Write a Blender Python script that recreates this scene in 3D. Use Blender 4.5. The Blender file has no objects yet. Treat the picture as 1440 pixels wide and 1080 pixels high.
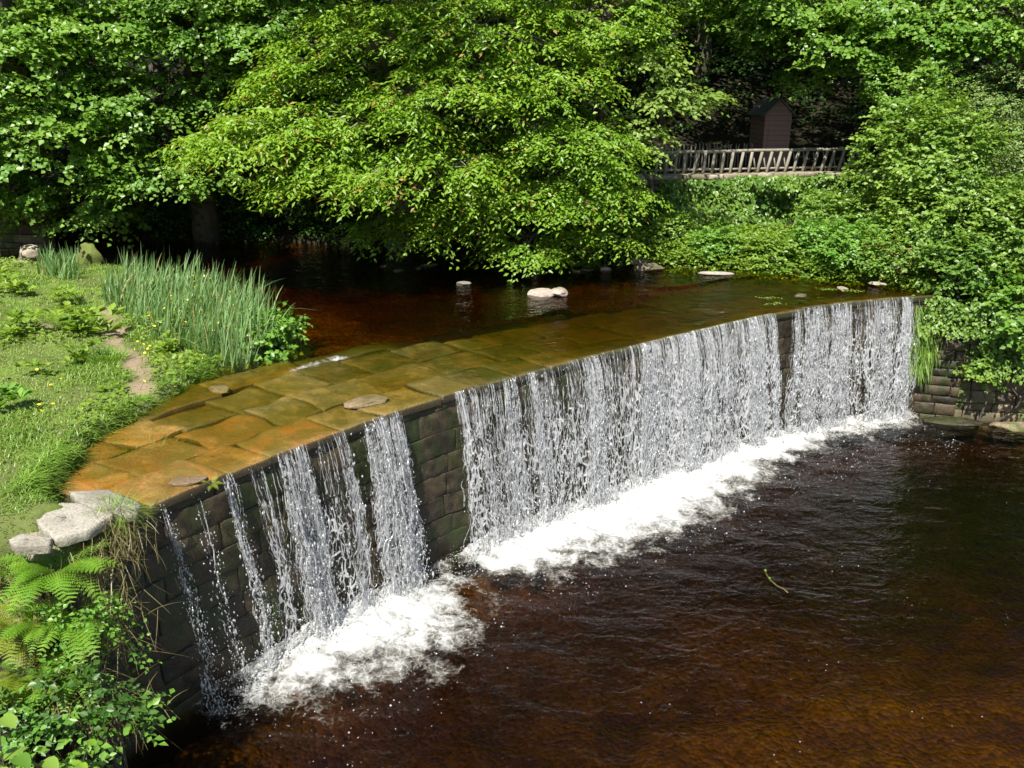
import bpy, math, time
import numpy as np
from math import radians as R
T0 = time.time()
rng = np.random.default_rng(7)
scene = bpy.context.scene
COL = scene.collection

# ------------------------------------------------------------------ camera
CAMZ, PITCH, FPX = 7.2, 19.0, 1250.0
cd = bpy.data.cameras.new("camera"); cam = bpy.data.objects.new("camera", cd); COL.objects.link(cam)
cam.location = (0, 0, CAMZ); cam.rotation_euler = (R(90 - PITCH), 0, 0)
cd.sensor_width = 36; cd.lens = 36 * FPX / 1440; cd.clip_start = 0.1; cd.clip_end = 2000
scene.camera = cam
_t = R(PITCH)
def U(px, py, z):
    "ground position seen at a photo pixel, for a surface of height z"
    x = px - 720; y = py - 540
    k = (z - CAMZ) / (-FPX * math.sin(_t) - y * math.cos(_t))
    return (x * k, (FPX * math.cos(_t) - y * math.sin(_t)) * k)
def P(px, py, Y):
    "position seen at a photo pixel, at distance Y up the valley"
    x = px - 720; y = py - 540
    k = Y / (FPX * math.cos(_t) - y * math.sin(_t))
    return np.array((x * k, Y, CAMZ + (-FPX * math.sin(_t) - y * math.cos(_t)) * k))

# ------------------------------------------------------------------ numeric helpers
def _hash(ix, iy, iz, seed):
    h = (ix.astype(np.int64) * 374761393 + iy.astype(np.int64) * 668265263 + iz.astype(np.int64) * 2147483647 + seed * 974634777) & 0xFFFFFFFF
    h = ((h ^ (h >> 13)) * 1274126177) & 0xFFFFFFFF
    h = (h ^ (h >> 16)) & 0xFFFFFFFF
    return h / 4294967295.0
def vnoise(x, y, z=0.0, seed=0):
    x, y, z = np.broadcast_arrays(np.asarray(x, float), np.asarray(y, float), np.asarray(z, float))
    ix, iy, iz = np.floor(x), np.floor(y), np.floor(z)
    fx, fy, fz = x - ix, y - iy, z - iz
    fx, fy, fz = [f * f * f * (f * (f * 6 - 15) + 10) for f in (fx, fy, fz)]
    r = 0
    for a in (0, 1):
        for b in (0, 1):
            for c in (0, 1):
                w = (fx if a else 1 - fx) * (fy if b else 1 - fy) * (fz if c else 1 - fz)
                r = r + w * _hash(ix + a, iy + b, iz + c, seed)
    return r * 2 - 1
def fbm(x, y, z=0.0, seed=0, oct=4):
    r, a, f = 0, 1.0, 1.0
    for k in range(oct):
        r = r + a * vnoise(np.asarray(x) * f, np.asarray(y) * f, np.asarray(z) * f, seed + k * 17); a *= .5; f *= 2.03
    return r
def sstep(a, b, x):
    t = np.clip((x - a) / (b - a), 0, 1); return t * t * (3 - 2 * t)
def nrm(v):
    return v / np.maximum(np.linalg.norm(v, axis=-1, keepdims=True), 1e-9)
def dist_poly(x, y, poly, closed=True):
    "distance to a polygon's outline, negative inside when closed"
    p = np.asarray(poly, float); d = np.full(x.shape, 1e9); ins = np.zeros(x.shape, bool)
    n = len(p)
    for i in range(n if closed else n - 1):
        a, b = p[i], p[(i + 1) % n]; e = b - a; L = e @ e
        t = np.clip(((x - a[0]) * e[0] + (y - a[1]) * e[1]) / max(L, 1e-9), 0, 1)
        d = np.minimum(d, np.hypot(x - a[0] - t * e[0], y - a[1] - t * e[1]))
        if closed and a[1] != b[1]:
            c = (a[1] > y) != (b[1] > y)
            ins ^= c & (x < (b[0] - a[0]) * (y - a[1]) / (b[1] - a[1]) + a[0])
    return np.where(ins, -d, d) if closed else d

# ------------------------------------------------------------------ object helpers
def mk(name, V, F, mat, parent=None, smooth=True, attrs=None, uv=None):
    "one mesh object from vertex and face arrays (faces all of one size, or a list)"
    me = bpy.data.meshes.new(name)
    V = np.ascontiguousarray(V, np.float32).reshape(-1, 3)
    me.vertices.add(len(V)); me.vertices.foreach_set("co", V.ravel())
    Fs = F if isinstance(F, list) else [F]
    Fs = [np.asarray(f, np.int32) for f in Fs if len(f)]
    li = np.concatenate([f.ravel() for f in Fs]); sz = np.concatenate([np.full(len(f), f.shape[1], np.int32) for f in Fs])
    me.loops.add(len(li)); me.loops.foreach_set("vertex_index", li)
    me.polygons.add(len(sz)); st = np.concatenate([[0], np.cumsum(sz)[:-1]]).astype(np.int32)
    me.polygons.foreach_set("loop_start", st)
    me.polygons.foreach_set("use_smooth", np.full(len(sz), smooth, bool))
    me.update(calc_edges=True); me.validate()
    for k, a in (attrs or {}).items():
        at = me.attributes.new(k, 'FLOAT', 'POINT'); at.data.foreach_set("value", np.ascontiguousarray(a, np.float32).ravel())
    if uv is not None:
        at = me.attributes.new("suv", 'FLOAT_VECTOR', 'POINT'); at.data.foreach_set("vector", np.ascontiguousarray(uv, np.float32).ravel())
    if mat is not None: me.materials.append(mat)
    o = bpy.data.objects.new(name, me); COL.objects.link(o)
    if parent is not None: o.parent = parent
    return o
def tag(o, label=None, cat=None, group=None, kind=None):
    if label: o["label"] = label
    if cat: o["category"] = cat
    if group: o["group"] = group
    if kind: o["kind"] = kind
    return o
def empty(name, loc, label=None, cat=None, group=None):
    o = bpy.data.objects.new(name, None); COL.objects.link(o); o.location = loc; o.empty_display_size = .2
    return tag(o, label, cat, group)
class Part:
    "collects geometry in world coordinates; build() links it as one mesh under a thing"
    def __init__(s): s.V = []; s.T = []; s.Q = []; s.A = []; s.n = 0
    def add(s, V, T=None, Q=None, a=0.0):
        V = np.asarray(V, float).reshape(-1, 3)
        if T is not None and len(T): s.T.append(np.asarray(T) + s.n)
        if Q is not None and len(Q): s.Q.append(np.asarray(Q) + s.n)
        s.V.append(V); s.A.append(np.broadcast_to(np.asarray(a, float), (len(V),)) if np.ndim(a) < 1 or len(a) == len(V) else a)
        s.n += len(V)
    def build(s, name, mat, parent=None, smooth=True):
        V = np.concatenate(s.V)
        if parent is not None: V = V - np.array(parent.location)
        F = []
        if s.T: F.append(np.concatenate(s.T))
        if s.Q: F.append(np.concatenate(s.Q))
        return mk(name, V, F, mat, parent, smooth, {"rnd": np.concatenate(s.A)})
def tube(part, pts, rad, k=6, a=0.0, cap=True):
    pts = np.asarray(pts, float); n = len(pts); rad = np.broadcast_to(rad, (n,))
    t = nrm(np.gradient(pts, axis=0)); ref = np.where(np.abs(t[:, 2:3]) > .9, np.array([[1., 0, 0]]), np.array([[0, 0, 1.]]))
    u = nrm(np.cross(t, ref)); v = np.cross(t, u)
    th = np.arange(k) * 2 * math.pi / k
    V = pts[:, None] + rad[:, None, None] * (np.cos(th)[None, :, None] * u[:, None] + np.sin(th)[None, :, None] * v[:, None])
    i = np.arange(n - 1)[:, None] * k; j = np.arange(k)[None]; j2 = (j + 1) % k
    Q = np.stack([i + j, i + j2, i + k + j2, i + k + j], -1).reshape(-1, 4)
    V = V.reshape(-1, 3)
    if cap:
        V = np.concatenate([V, pts[:1], pts[-1:]]); c0, c1 = n * k, n * k + 1
        jj = np.arange(k); T = np.concatenate([np.stack([np.full(k, c0), (jj + 1) % k, jj], -1), np.stack([np.full(k, c1), (n - 1) * k + jj, (n - 1) * k + (jj + 1) % k], -1)])
        part.add(V, T=T, Q=Q, a=a)
    else: part.add(V, Q=Q, a=a)
def leaves(part, pos, d, n, L, W, a=0.0, fold=.18, wide=.45):
    "one folded blade per point: base, two sides, tip"
    N = len(pos); d = nrm(d); n = nrm(n - d * (n * d).sum(-1, keepdims=True)); s = np.cross(d, n)
    L = np.broadcast_to(L, (N,))[:, None]; W = np.broadcast_to(W, (N,))[:, None]
    m = pos + d * L * wide
    V = np.stack([pos, m + s * W * .5 + n * W * fold, pos + d * L - n * L * .08, m - s * W * .5 + n * W * fold], 1)
    i = np.arange(N)[:, None] * 4
    T = np.concatenate([i + np.array([0, 2, 1]), i + np.array([0, 3, 2])])
    part.add(V, T=T, a=np.repeat(np.broadcast_to(a, (N,)), 4))
def blades(part, pos, d, L, W, bend, a=0.0, seg=4):
    "grass-like blades: tapering ribbons that bend over"
    N = len(pos); d = nrm(d); L = np.broadcast_to(L, (N,)); W = np.broadcast_to(W, (N,)); bend = np.broadcast_to(bend, (N,))
    az = rng.uniform(0, 2 * math.pi, N); side = np.stack([np.cos(az), np.sin(az), 0 * az], -1)
    hz = np.stack([-np.sin(az), np.cos(az), 0 * az], -1)
    hz = np.where((hz * d).sum(-1, keepdims=True) < 0, -hz, hz)
    rows = []
    for k in range(seg + 1):
        t = k / seg
        c = pos + d * (L * t)[:, None] + hz * (bend * L * t * t)[:, None] - np.array([0, 0, 1.]) * (np.abs(bend) * L * t ** 3 * .45)[:, None]
        w = (W * (1 - t ** 2.2) * .5 + .0006)[:, None]
        rows.append(c - side * w); rows.append(c + side * w)
    V = np.stack(rows, 1); m = 2 * (seg + 1)
    i = np.arange(N)[:, None] * m
    Q = np.concatenate([i + np.array([2 * k, 2 * k + 1, 2 * k + 3, 2 * k + 2]) for k in range(seg)])
    part.add(V, Q=Q, a=np.repeat(np.broadcast_to(a, (N,)), m))
def ico(sub=1):
    import bmesh
    b = bmesh.new(); bmesh.ops.create_icosphere(b, subdivisions=sub, radius=1)
    V = np.array([v.co[:] for v in b.verts]); F = np.array([[v.index for v in f.verts] for f in b.faces]); b.free(); return V, F
ICO = {k: ico(k) for k in (1, 2, 3, 4)}
def rock(part, c, r, seed=0, rough=.35, sub=4, rz=0.0, a=0.0):
    V, F = ICO[sub]; V = V.copy()
    for k in range(7):      # flat facets
        rg = np.random.default_rng(seed * 31 + k); n = nrm(rg.normal(size=3)); h = rg.uniform(.62, .9)
        dd = V @ n; V = V - np.outer(np.maximum(dd - h, 0), n)
    V = V * (1 + rough * .25 * fbm(V[:, 0] * 2.2 + seed, V[:, 1] * 2.2, V[:, 2] * 2.2, seed)[:, None])
    V = V * np.asarray(r); c_, s_ = math.cos(rz), math.sin(rz)
    V = np.stack([V[:, 0] * c_ - V[:, 1] * s_, V[:, 0] * s_ + V[:, 1] * c_, V[:, 2]], -1) + np.asarray(c)
    part.add(V, T=F, a=a)

# ------------------------------------------------------------------ materials
class M:
    def __init__(s, name):
        s.m = bpy.data.materials.new(name); s.m.use_nodes = True; s.t = s.m.node_tree; s.t.nodes.clear()
        s.out = s.n('ShaderNodeOutputMaterial')
    def n(s, typ, ins=None, **kw):
        nd = s.t.nodes.new(typ)
        for k, v in kw.items(): setattr(nd, k, v)
        for k, v in (ins or {}).items():
            if isinstance(v, bpy.types.NodeSocket): s.t.links.new(v, nd.inputs[k])
            else: nd.inputs[k].default_value = v
        return nd
    def math(s, op, a, b=0.0, c=None, clamp=False):
        ins = {0: a, 1: b}
        if c is not None: ins[2] = c
        return s.n('ShaderNodeMath', ins, operation=op, use_clamp=clamp).outputs[0]
    def mix(s, f, a, b):
        def c(v): return v if isinstance(v, bpy.types.NodeSocket) else (*v, 1.0)
        return s.n('ShaderNodeMix', {0: f, 6: c(a), 7: c(b)}, data_type='RGBA').outputs[2]
    def ramp(s, f, lo, hi):
        return s.n('ShaderNodeMapRange', {0: f, 1: lo, 2: hi, 3: 0.0, 4: 1.0}, interpolation_type='SMOOTHSTEP').outputs[0]
    def pos(s): return s.n('ShaderNodeNewGeometry').outputs['Position']
    def attr(s, k): return s.n('ShaderNodeAttribute', attribute_name=k)
    def noise(s, v, sc, det=4, rough=.55, dist=0.0):
        return s.n('ShaderNodeTexNoise', {'Vector': v, 'Scale': sc, 'Detail': det, 'Roughness': rough, 'Distortion': dist}).outputs[0]
    def scale(s, v, x, y, z):
        return s.n('ShaderNodeMapping', {'Vector': v, 'Scale': (x, y, z)}).outputs[0]
    def bump(s, h, st=.5, dist=.02):
        return s.n('ShaderNodeBump', {'Height': h, 'Strength': st, 'Distance': dist}).outputs[0]
    def prin(s, **k):
        return s.n('ShaderNodeBsdfPrincipled', {a.replace('_', ' '): (v if isinstance(v, bpy.types.NodeSocket) or not isinstance(v, tuple) or len(v) != 3 else (*v, 1)) for a, v in k.items()}).outputs[0]
    def done(s, surf=None, vol=None):
        if surf is not None: s.t.links.new(surf, s.out.inputs[0])
        if vol is not None: s.t.links.new(vol, s.out.inputs[1])
        return s.m
def leaf_mat(name, c0, c1, odd=(.25, .12, .02), trans=.38, rough=.42, spec=.5, tint=(1.25, 1.15, .5)):
    m = M(name); r = m.attr("rnd").outputs['Fac']
    nz = m.noise(m.pos(), .55, 2)
    f = m.math('ADD', m.math('MULTIPLY', r, .75), m.math('MULTIPLY', m.math('SUBTRACT', nz, .5), .9), clamp=True)
    c = m.mix(f, c0, c1)
    c = m.mix(m.math('GREATER_THAN', r, 1.5), c, odd)
    p = m.prin(Base_Color=c, Roughness=rough, Specular_IOR_Level=spec)
    tc = m.n('ShaderNodeVectorMath', {0: c, 1: tint}, operation='MULTIPLY').outputs[0]
    tr = m.n('ShaderNodeBsdfTranslucent', {'Color': tc}).outputs[0]
    return m.done(m.n('ShaderNodeMixShader', {0: trans, 1: p, 2: tr}).outputs[0])
def bark_mat(name, c0, c1, moss=(.04, .06, .015), mamt=.5):
    m = M(name); v = m.pos(); n1 = m.noise(m.scale(v, 1, 1, .25), 14, 5); n2 = m.noise(v, 1.6, 4)
    c = m.mix(n1, c0, c1); c = m.mix(m.math('MULTIPLY', m.ramp(n2, .5, .62), mamt), c, moss)
    return m.done(m.prin(Base_Color=c, Roughness=.9, Normal=m.bump(n1, .9, .03)))
def stone_mat(name, c0, c1, moss=None, mamt=0.0, rough=.85, wet=None, sc=1.0, stain=None, side=None, wl=None):
    m = M(name); v = m.pos(); r = m.attr("rnd").outputs['Fac']
    n1 = m.noise(v, 3.5 * sc, 6, .6); n2 = m.noise(v, 38 * sc, 5, .65); n3 = m.noise(m.scale(v, 1, 1, .35), 2.1 * sc, 4, .6)
    c = m.mix(m.ramp(m.math('ADD', n1, m.math('MULTIPLY', m.math('SUBTRACT', r, .5), .35)), .35, .68), c0, c1)
    c = m.mix(m.math('MULTIPLY', m.ramp(n2, .42, .66), .5), c, tuple(x * .4 for x in c0)); n5 = m.noise(v, 95 * sc, 3, .6); c = m.mix(m.math('MULTIPLY', m.ramp(n5, .5, .72), .3), c, tuple(min(1, x * 1.5) for x in c1))
    if stain: c = m.mix(m.math('MULTIPLY', m.ramp(m.noise(v, 1.9, 7, .65), .45, .62), .7), c, stain)
    if moss: c = m.mix(m.math('MULTIPLY', m.ramp(m.math('ADD', n3, m.math('MULTIPLY', m.math('SUBTRACT', n2, .5), .35)), .45, .60), mamt), c, m.mix(n2, moss, tuple(x * 1.9 for x in moss)))
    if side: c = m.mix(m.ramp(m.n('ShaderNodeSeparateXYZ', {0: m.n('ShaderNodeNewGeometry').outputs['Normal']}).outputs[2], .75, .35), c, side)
    if wl: c = m.mix(m.ramp(m.math('ADD', m.n('ShaderNodeSeparateXYZ', {0: v}).outputs[2], m.math('MULTIPLY', n2, .02)), wl + .045, wl + .02), c, tuple(x * .28 for x in c0))
    h = m.math('ADD', n1, m.math('MULTIPLY', n2, .5))
    return m.done(m.prin(Base_Color=c, Roughness=rough if wet is None else m.n('ShaderNodeMapRange', {0: n1, 1: .35, 2: .65, 3: wet, 4: rough}).outputs[0], Normal=m.bump(h, .8, .035)))

MAT = {}
MAT['beech'] = leaf_mat('bright_leaf', (.13, .27, .014), (.30, .46, .045), odd=(.34, .22, .05), trans=.36)
MAT['maple'] = leaf_mat('maple_leaf', (.09, .22, .022), (.27, .43, .06), trans=.34, spec=.6)
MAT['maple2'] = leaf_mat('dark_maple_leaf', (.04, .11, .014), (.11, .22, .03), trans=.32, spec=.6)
MAT['pale'] = leaf_mat('pale_leaf', (.13, .24, .03), (.30, .40, .09), trans=.35)
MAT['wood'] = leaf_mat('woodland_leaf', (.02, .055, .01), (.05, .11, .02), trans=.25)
MAT['shrub'] = leaf_mat('shrub_leaf', (.11, .23, .025), (.30, .44, .07), trans=.34, spec=.6)
MAT['grey'] = leaf_mat('greyish_leaf', (.15, .26, .06), (.30, .42, .13), odd=(.30, .15, .07), trans=.3)
MAT['ivy'] = leaf_mat('ivy_leaf', (.07, .17, .02), (.26, .39, .06), trans=.28, rough=.4, spec=.5)
MAT['herb'] = leaf_mat('herb_leaf', (.14, .26, .025), (.30, .42, .06), trans=.36)
MAT['marsh'] = leaf_mat('marsh_leaf', (.09, .23, .025), (.23, .40, .055), trans=.3)
MAT['iris'] = leaf_mat('iris_leaf', (.13, .27, .08), (.34, .47, .21), odd=(.40, .36, .16), trans=.3, spec=.5)
MAT['fern'] = leaf_mat('fern_leaf', (.14, .31, .02), (.28, .47, .05), trans=.38)
MAT['fernold'] = leaf_mat('yellowing_fern_leaf', (.20, .28, .02), (.36, .40, .05), trans=.38)
MAT['grass'] = leaf_mat('lawn_grass', (.14, .26, .03), (.32, .44, .09), odd=(.34, .30, .13), trans=.35)
MAT['tuft'] = leaf_mat('long_grass', (.17, .32, .035), (.30, .46, .08), odd=(.36, .29, .12), trans=.35)
MAT['dry'] = leaf_mat('dry_grass', (.16, .14, .05), (.34, .28, .13), trans=.25)
MAT['bark'] = bark_mat('bark', (.05, .04, .03), (.16, .13, .10))
MAT['greybark'] = bark_mat('grey_bark', (.16, .15, .12), (.38, .34, .27), mamt=.2)
MAT['stem'] = bark_mat('green_stem', (.05, .07, .02), (.10, .12, .04))
MAT['weir'] = stone_mat('wet_weir_stone', (.018, .013, .008), (.085, .062, .032), moss=(.016, .026, .004), mamt=.8, rough=.6, wet=.28, sc=1.5)
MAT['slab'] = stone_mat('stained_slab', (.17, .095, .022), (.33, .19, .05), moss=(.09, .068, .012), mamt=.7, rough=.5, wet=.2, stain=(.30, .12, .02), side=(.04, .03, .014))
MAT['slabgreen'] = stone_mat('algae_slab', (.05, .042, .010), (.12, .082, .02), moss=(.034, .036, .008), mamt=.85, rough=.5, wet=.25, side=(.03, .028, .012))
MAT['pale_stone'] = stone_mat('pale_stone', (.22, .20, .155), (.38, .35, .29), rough=.9)
MAT['tan_stone'] = stone_mat('tan_stone', (.22, .18, .12), (.42, .36, .27), moss=(.05, .08, .015), mamt=.35, rough=.9)
MAT['wallstone'] = stone_mat('mossy_wall_stone', (.10, .08, .05), (.26, .20, .12), moss=(.05, .08, .012), mamt=.8, rough=.85)
MAT['mortar'] = stone_mat('dark_joint', (.012, .010, .007), (.03, .025, .015), rough=.9)
MAT['pink_rock'] = stone_mat('pinkish_rock', (.27, .21, .165), (.44, .37, .31), rough=.8, wl=2.885)
MAT['river_pale'] = stone_mat('river_pale_stone', (.22, .20, .155), (.38, .35, .29), rough=.8, wl=2.885)
MAT['dryslab'] = stone_mat('drier_slab_stone', (.16, .11, .06), (.30, .21, .13), moss=(.07, .07, .015), mamt=.5, rough=.6, wet=.35)
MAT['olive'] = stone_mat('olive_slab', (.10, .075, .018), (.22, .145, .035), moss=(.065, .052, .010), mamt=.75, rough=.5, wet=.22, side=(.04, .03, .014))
MAT['wetrock'] = stone_mat('river_rock', (.10, .08, .055), (.24, .19, .13), moss=(.04, .06, .01), mamt=.5, rough=.6)

# ------------------------------------------------------------------ weir line: s runs along the crest, e upstream from it
CP = np.array([(-5.2, 7.0), (-4.72, 7.75), (-4.02, 8.83), (-3.22, 9.95), (-2.4, 10.95), (-1.6, 11.85), (-.95, 12.48), (.4, 13.66), (1.75, 14.74), (3.0, 15.7), (4.0, 16.44), (5.0, 17.16), (5.9, 17.72), (7.2, 18.3), (8.8, 18.82), (9.7, 19.08), (10.6, 19.3)])
def catmull(Pn, m=24):
    Pn = np.vstack([2 * Pn[0] - Pn[1], Pn, 2 * Pn[-1] - Pn[-2]]); o = []
    for i in range(1, len(Pn) - 2):
        for k in range(m):
            t = k / m; a, b, c, d = Pn[i - 1:i + 3]
            o.append(.5 * (2 * b + (c - a) * t + (2 * a - 5 * b + 4 * c - d) * t * t + (3 * b - a - 3 * c + d) * t ** 3))
    o.append(Pn[-2]); return np.array(o)
_c = catmull(CP); _s = np.concatenate([[0], np.cumsum(np.hypot(*np.diff(_c, axis=0).T))]); SL = _s[-1]
SS = np.arange(0, SL, .04); CX = np.interp(SS, _s, _c[:, 0]); CY = np.interp(SS, _s, _c[:, 1])
_tx, _ty = np.gradient(CX), np.gradient(CY)
_k = np.ones(25) / 25
_tx = np.convolve(np.pad(_tx, 12, 'edge'), _k, 'valid'); _ty = np.convolve(np.pad(_ty, 12, 'edge'), _k, 'valid')
_l = np.hypot(_tx, _ty); _tx /= _l; _ty /= _l
def SE(s, e):
    "weir coordinates to world x, y"
    x = np.interp(s, SS, CX); y = np.interp(s, SS, CY); tx = np.interp(s, SS, _tx); ty = np.interp(s, SS, _ty)
    return x - ty * e, y + tx * e
def S_at(px, py, z=2.8):
    x, y = U(px, py, z); return SS[np.argmin(np.hypot(CX - x, CY - y))]
def tangent(s): return np.interp(s, SS, _tx), np.interp(s, SS, _ty)
CREST = 2.77
SW0, SW1 = S_at(210, 704), S_at(1292, 412)

# ------------------------------------------------------------------ terrain
LOWER = np.vstack([np.stack([CX, CY], -1)[40:-30], [(9.3, 18.75), (11.4, 18.45), (16, 17.6), (26, 15.5), (40, -14), (-10, -16), (-5.2, -4), (-4.3, 3), (-4.0, 6.2), (-4.25, 7.4), (-4.4, 8.1)]])
UPL = [(-5.05, 8.7), (-5.15, 9.3), (-5.2, 10.4), (-4.85, 11.9), (-4.62, 13.1), (-3.95, 14.2), (-3.8, 14.9), (-4.25, 15.9), (-5.3, 17.3), (-7.2, 19.2), (-9.6, 20.6), (-22, 21.6), (-40, 22)]
UPR = [(-40, 27), (-12, 25.2), (-6, 24.6), (-3, 23.2), (0, 21.7), (1.36, 21.3), (3.2, 21.3), (5, 20.9), (7, 20.3), (8.5, 19.85), (9.3, 19.3)]
UPPER = np.vstack([UPL, UPR, np.stack([CX, CY], -1)[40:-30][::-1]])
PATH = [U(a, b, 2.95) for a, b in ((148, 440), (160, 470), (172, 495), (192, 515), (204, 535), (203, 572), (194, 592))]
def height(x, y):
    dl = dist_poly(x, y, LOWER); du = dist_poly(x, y, UPPER)
    n = fbm(x * .35, y * .35, seed=3); nf = fbm(x * 2.2, y * 2.2, seed=9, oct=3)
    left = x < 2
    # left lawn
    cap = 3.0 + .05 * n + .02 * nf + .05 * np.maximum(-x - 7, 0)
    near = np.interp(y, [-20, 4.5, 6.3, 7.5, 8.0, 9], [.9, .9, 1.0, 1.9, 3.0, 3.05])
    hl = np.where(y < 9, np.minimum(cap, near + .05 * n), cap)
    # far and right bank, rising to the terrace and to the wooded hill
    dd = np.maximum(du, 0)
    hr = 2.82 + np.interp(dd, [0, .15, 1.2, 2.4, 3.2, 6, 9, 40, 200], [0, .12, .38, .8, 1.25, 1.6, 2.0, 19, 40]) + .12 * n + .05 * nf
    hr2 = 2.35 + np.interp(np.maximum(dl, 0), [0, .5, 1.2, 3, 6, 12, 40, 200], [0, .35, .7, 1.4, 2.4, 4.0, 17, 40]) + .15 * n
    yw = 24.0 + (x - 3.5) * .177
    front = 2.82 + np.interp(dd, [0, .15, 1.0, 3, 8], [0, .10, .26, .5, 1.3]) + .05 * n; back = 4.5 + .05 * n + np.interp(y - yw, [0, 3.5, 6, 40, 200], [0, .1, .8, 18, 40])
    k3 = sstep(2.4, 3.6, x); kk = sstep(.05, .4, y - yw); hr = hr * (1 - k3) + k3 * (front * (1 - kk) + back * kk)
    rgt = np.minimum(hr, np.where(x > 8, hr2 + .6, 99))
    w = sstep(-1, 1, y - (20.5 + np.maximum(-x - 6, 0) * .05)); h = np.where(left, hl * (1 - w) + hr * w, rgt)
    # banks drop into the water
    edge_u = sstep(0, .22, du + .05 * nf)
    bed_u = 2.58 - .16 * sstep(.5, 3.5, -du) + .05 * nf
    edge_l = sstep(0, .35, dl)
    bed_l = -.50 - .34 * sstep(.3, 2.2, -dl) * (1 - sstep(-4.0, 2.5, -(np.hypot(x - 6.5, y - 5.0) - 5.5) + .5 * n)) + .05 * nf + .05 * n
    h = np.where(dl < du, np.where(dl <= 0, bed_l, bed_l * (1 - edge_l) + h * edge_l), h)
    h = np.where(du <= 0, bed_u, h)
    h = np.where((du > 0) & (du <= dl), bed_u * (1 - edge_u) + h * edge_u, h)
    # across the weir body the ground climbs inside the masonry
    dc = dist_poly(x, y, np.stack([CX, CY], -1)[::4], closed=False)
    tr = (du <= 0) & (dc < .8)
    h = np.where(tr, -1.1 + (2.5 + 1.1) * sstep(.25, .7, dc), h)
    return h
def axis(lo, a, b, hi, st):
    c = np.arange(a, b, st); g = []; v = b; k = st
    while v < hi: g.append(v); k *= 1.25; v += k
    g2 = []; v = a - st; k = st
    while v > lo: g2.append(v); k *= 1.25; v -= k
    return np.array(g2[::-1] + list(c) + g)
gx, gy = axis(-320, -13, 15, 320, .11), axis(-120, 4.5, 29, 420, .11)
X, Y = np.meshgrid(gx, gy); H = height(X.ravel(), Y.ravel()).reshape(X.shape)
def ground(x, y):
    x = np.atleast_1d(np.asarray(x, float)); y = np.atleast_1d(np.asarray(y, float))
    i = np.clip(np.searchsorted(gx, x) - 1, 0, len(gx) - 2); j = np.clip(np.searchsorted(gy, y) - 1, 0, len(gy) - 2)
    fx = (x - gx[i]) / (gx[i + 1] - gx[i]); fy = (y - gy[j]) / (gy[j + 1] - gy[j])
    return (H[j, i] * (1 - fx) + H[j, i + 1] * fx) * (1 - fy) + (H[j + 1, i] * (1 - fx) + H[j + 1, i + 1] * fx) * fy
def grid_faces(nu, nv):
    i = np.arange(nv - 1)[:, None] * nu; j = np.arange(nu - 1)[None]
    return np.stack([i + j, i + j + 1, i + nu + j + 1, i + nu + j], -1).reshape(-1, 4)
xf, yf = X.ravel(), Y.ravel()
DU = dist_poly(xf, yf, UPPER); DL = dist_poly(xf, yf, LOWER)
def soilness(x, y):
    d = dist_poly(x, y, PATH, closed=False) + .12 * fbm(x * 2.5, y * 2.5, seed=21, oct=3)
    s = (1 - sstep(.05, .30, d)) * sstep(-.9, -.2, fbm(x * 2.2, y * 1.6, seed=23, oct=3) + .6 * (1 - sstep(0, .8, np.abs(y - 13.4))))
    q = U(75, 465, 2.95); s = np.maximum(s, (1 - sstep(.1, .5, np.hypot(x - q[0], y - q[1]) + .2 * fbm(x * 2, y * 2, seed=5))) * .8)
    return s
m = M('ground'); v = m.pos(); bed = m.attr('bed').outputs['Fac']; soil = m.attr('soil').outputs['Fac']; wood = m.attr('wood').outputs['Fac']
n1 = m.noise(v, 1.2, 5); n2 = m.noise(v, 14, 5, .65); n3 = m.noise(v, 60, 3)
vor = m.n('ShaderNodeTexVoronoi', {'Vector': v, 'Scale': 15.0, 'Randomness': 1.0}); vc = vor.outputs['Color']; vd = vor.outputs['Distance']
vor2 = m.n('ShaderNodeTexVoronoi', {'Vector': v, 'Scale': 28.0})
grass = m.mix(n2, (.06, .085, .02), (.16, .18, .06)); grass = m.mix(m.ramp(n1, .45, .6), grass, (.14, .20, .04))
soilc = m.mix(n2, (.17, .12, .075), (.36, .28, .19))
litter = m.mix(n2, (.012, .012, .007), (.035, .03, .016))
sep = m.n('ShaderNodeSeparateColor', {0: vc}).outputs[0]; sep2 = m.n('ShaderNodeSeparateColor', {0: vor2.outputs['Color']}).outputs[0]
peb = m.mix(sep, (.14, .10, .06), (.46, .36, .24)); peb = m.mix(m.math('MULTIPLY', sep2, .6), peb, (.30, .18, .10)); peb = m.mix(m.ramp(n1, .5, .7), peb, (.16, .12, .06))
c = m.mix(wood, grass, litter); c = m.mix(soil, c, soilc); c = m.mix(bed, c, peb)
hh = m.math('ADD', n2, m.math('MULTIPLY', m.math('MULTIPLY', vd, bed), -2.0))
MAT['ground'] = m.done(m.prin(Base_Color=c, Roughness=.95, Specular_IOR_Level=.2, Normal=m.bump(hh, .8, .04)))
g = mk('ground', np.stack([xf, yf, H.ravel()], -1), grid_faces(len(gx), len(gy)), MAT['ground'],
       attrs={'bed': 1 - sstep(-.05, .1, np.minimum(DU, DL)), 'soil': soilness(xf, yf), 'wood': sstep(19.5, 21.5, yf) * 1.0 + (yf < 19.5) * (xf > 8.5) + (yf < 7.85) * (xf < 0)})
tag(g, kind='structure')

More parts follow.
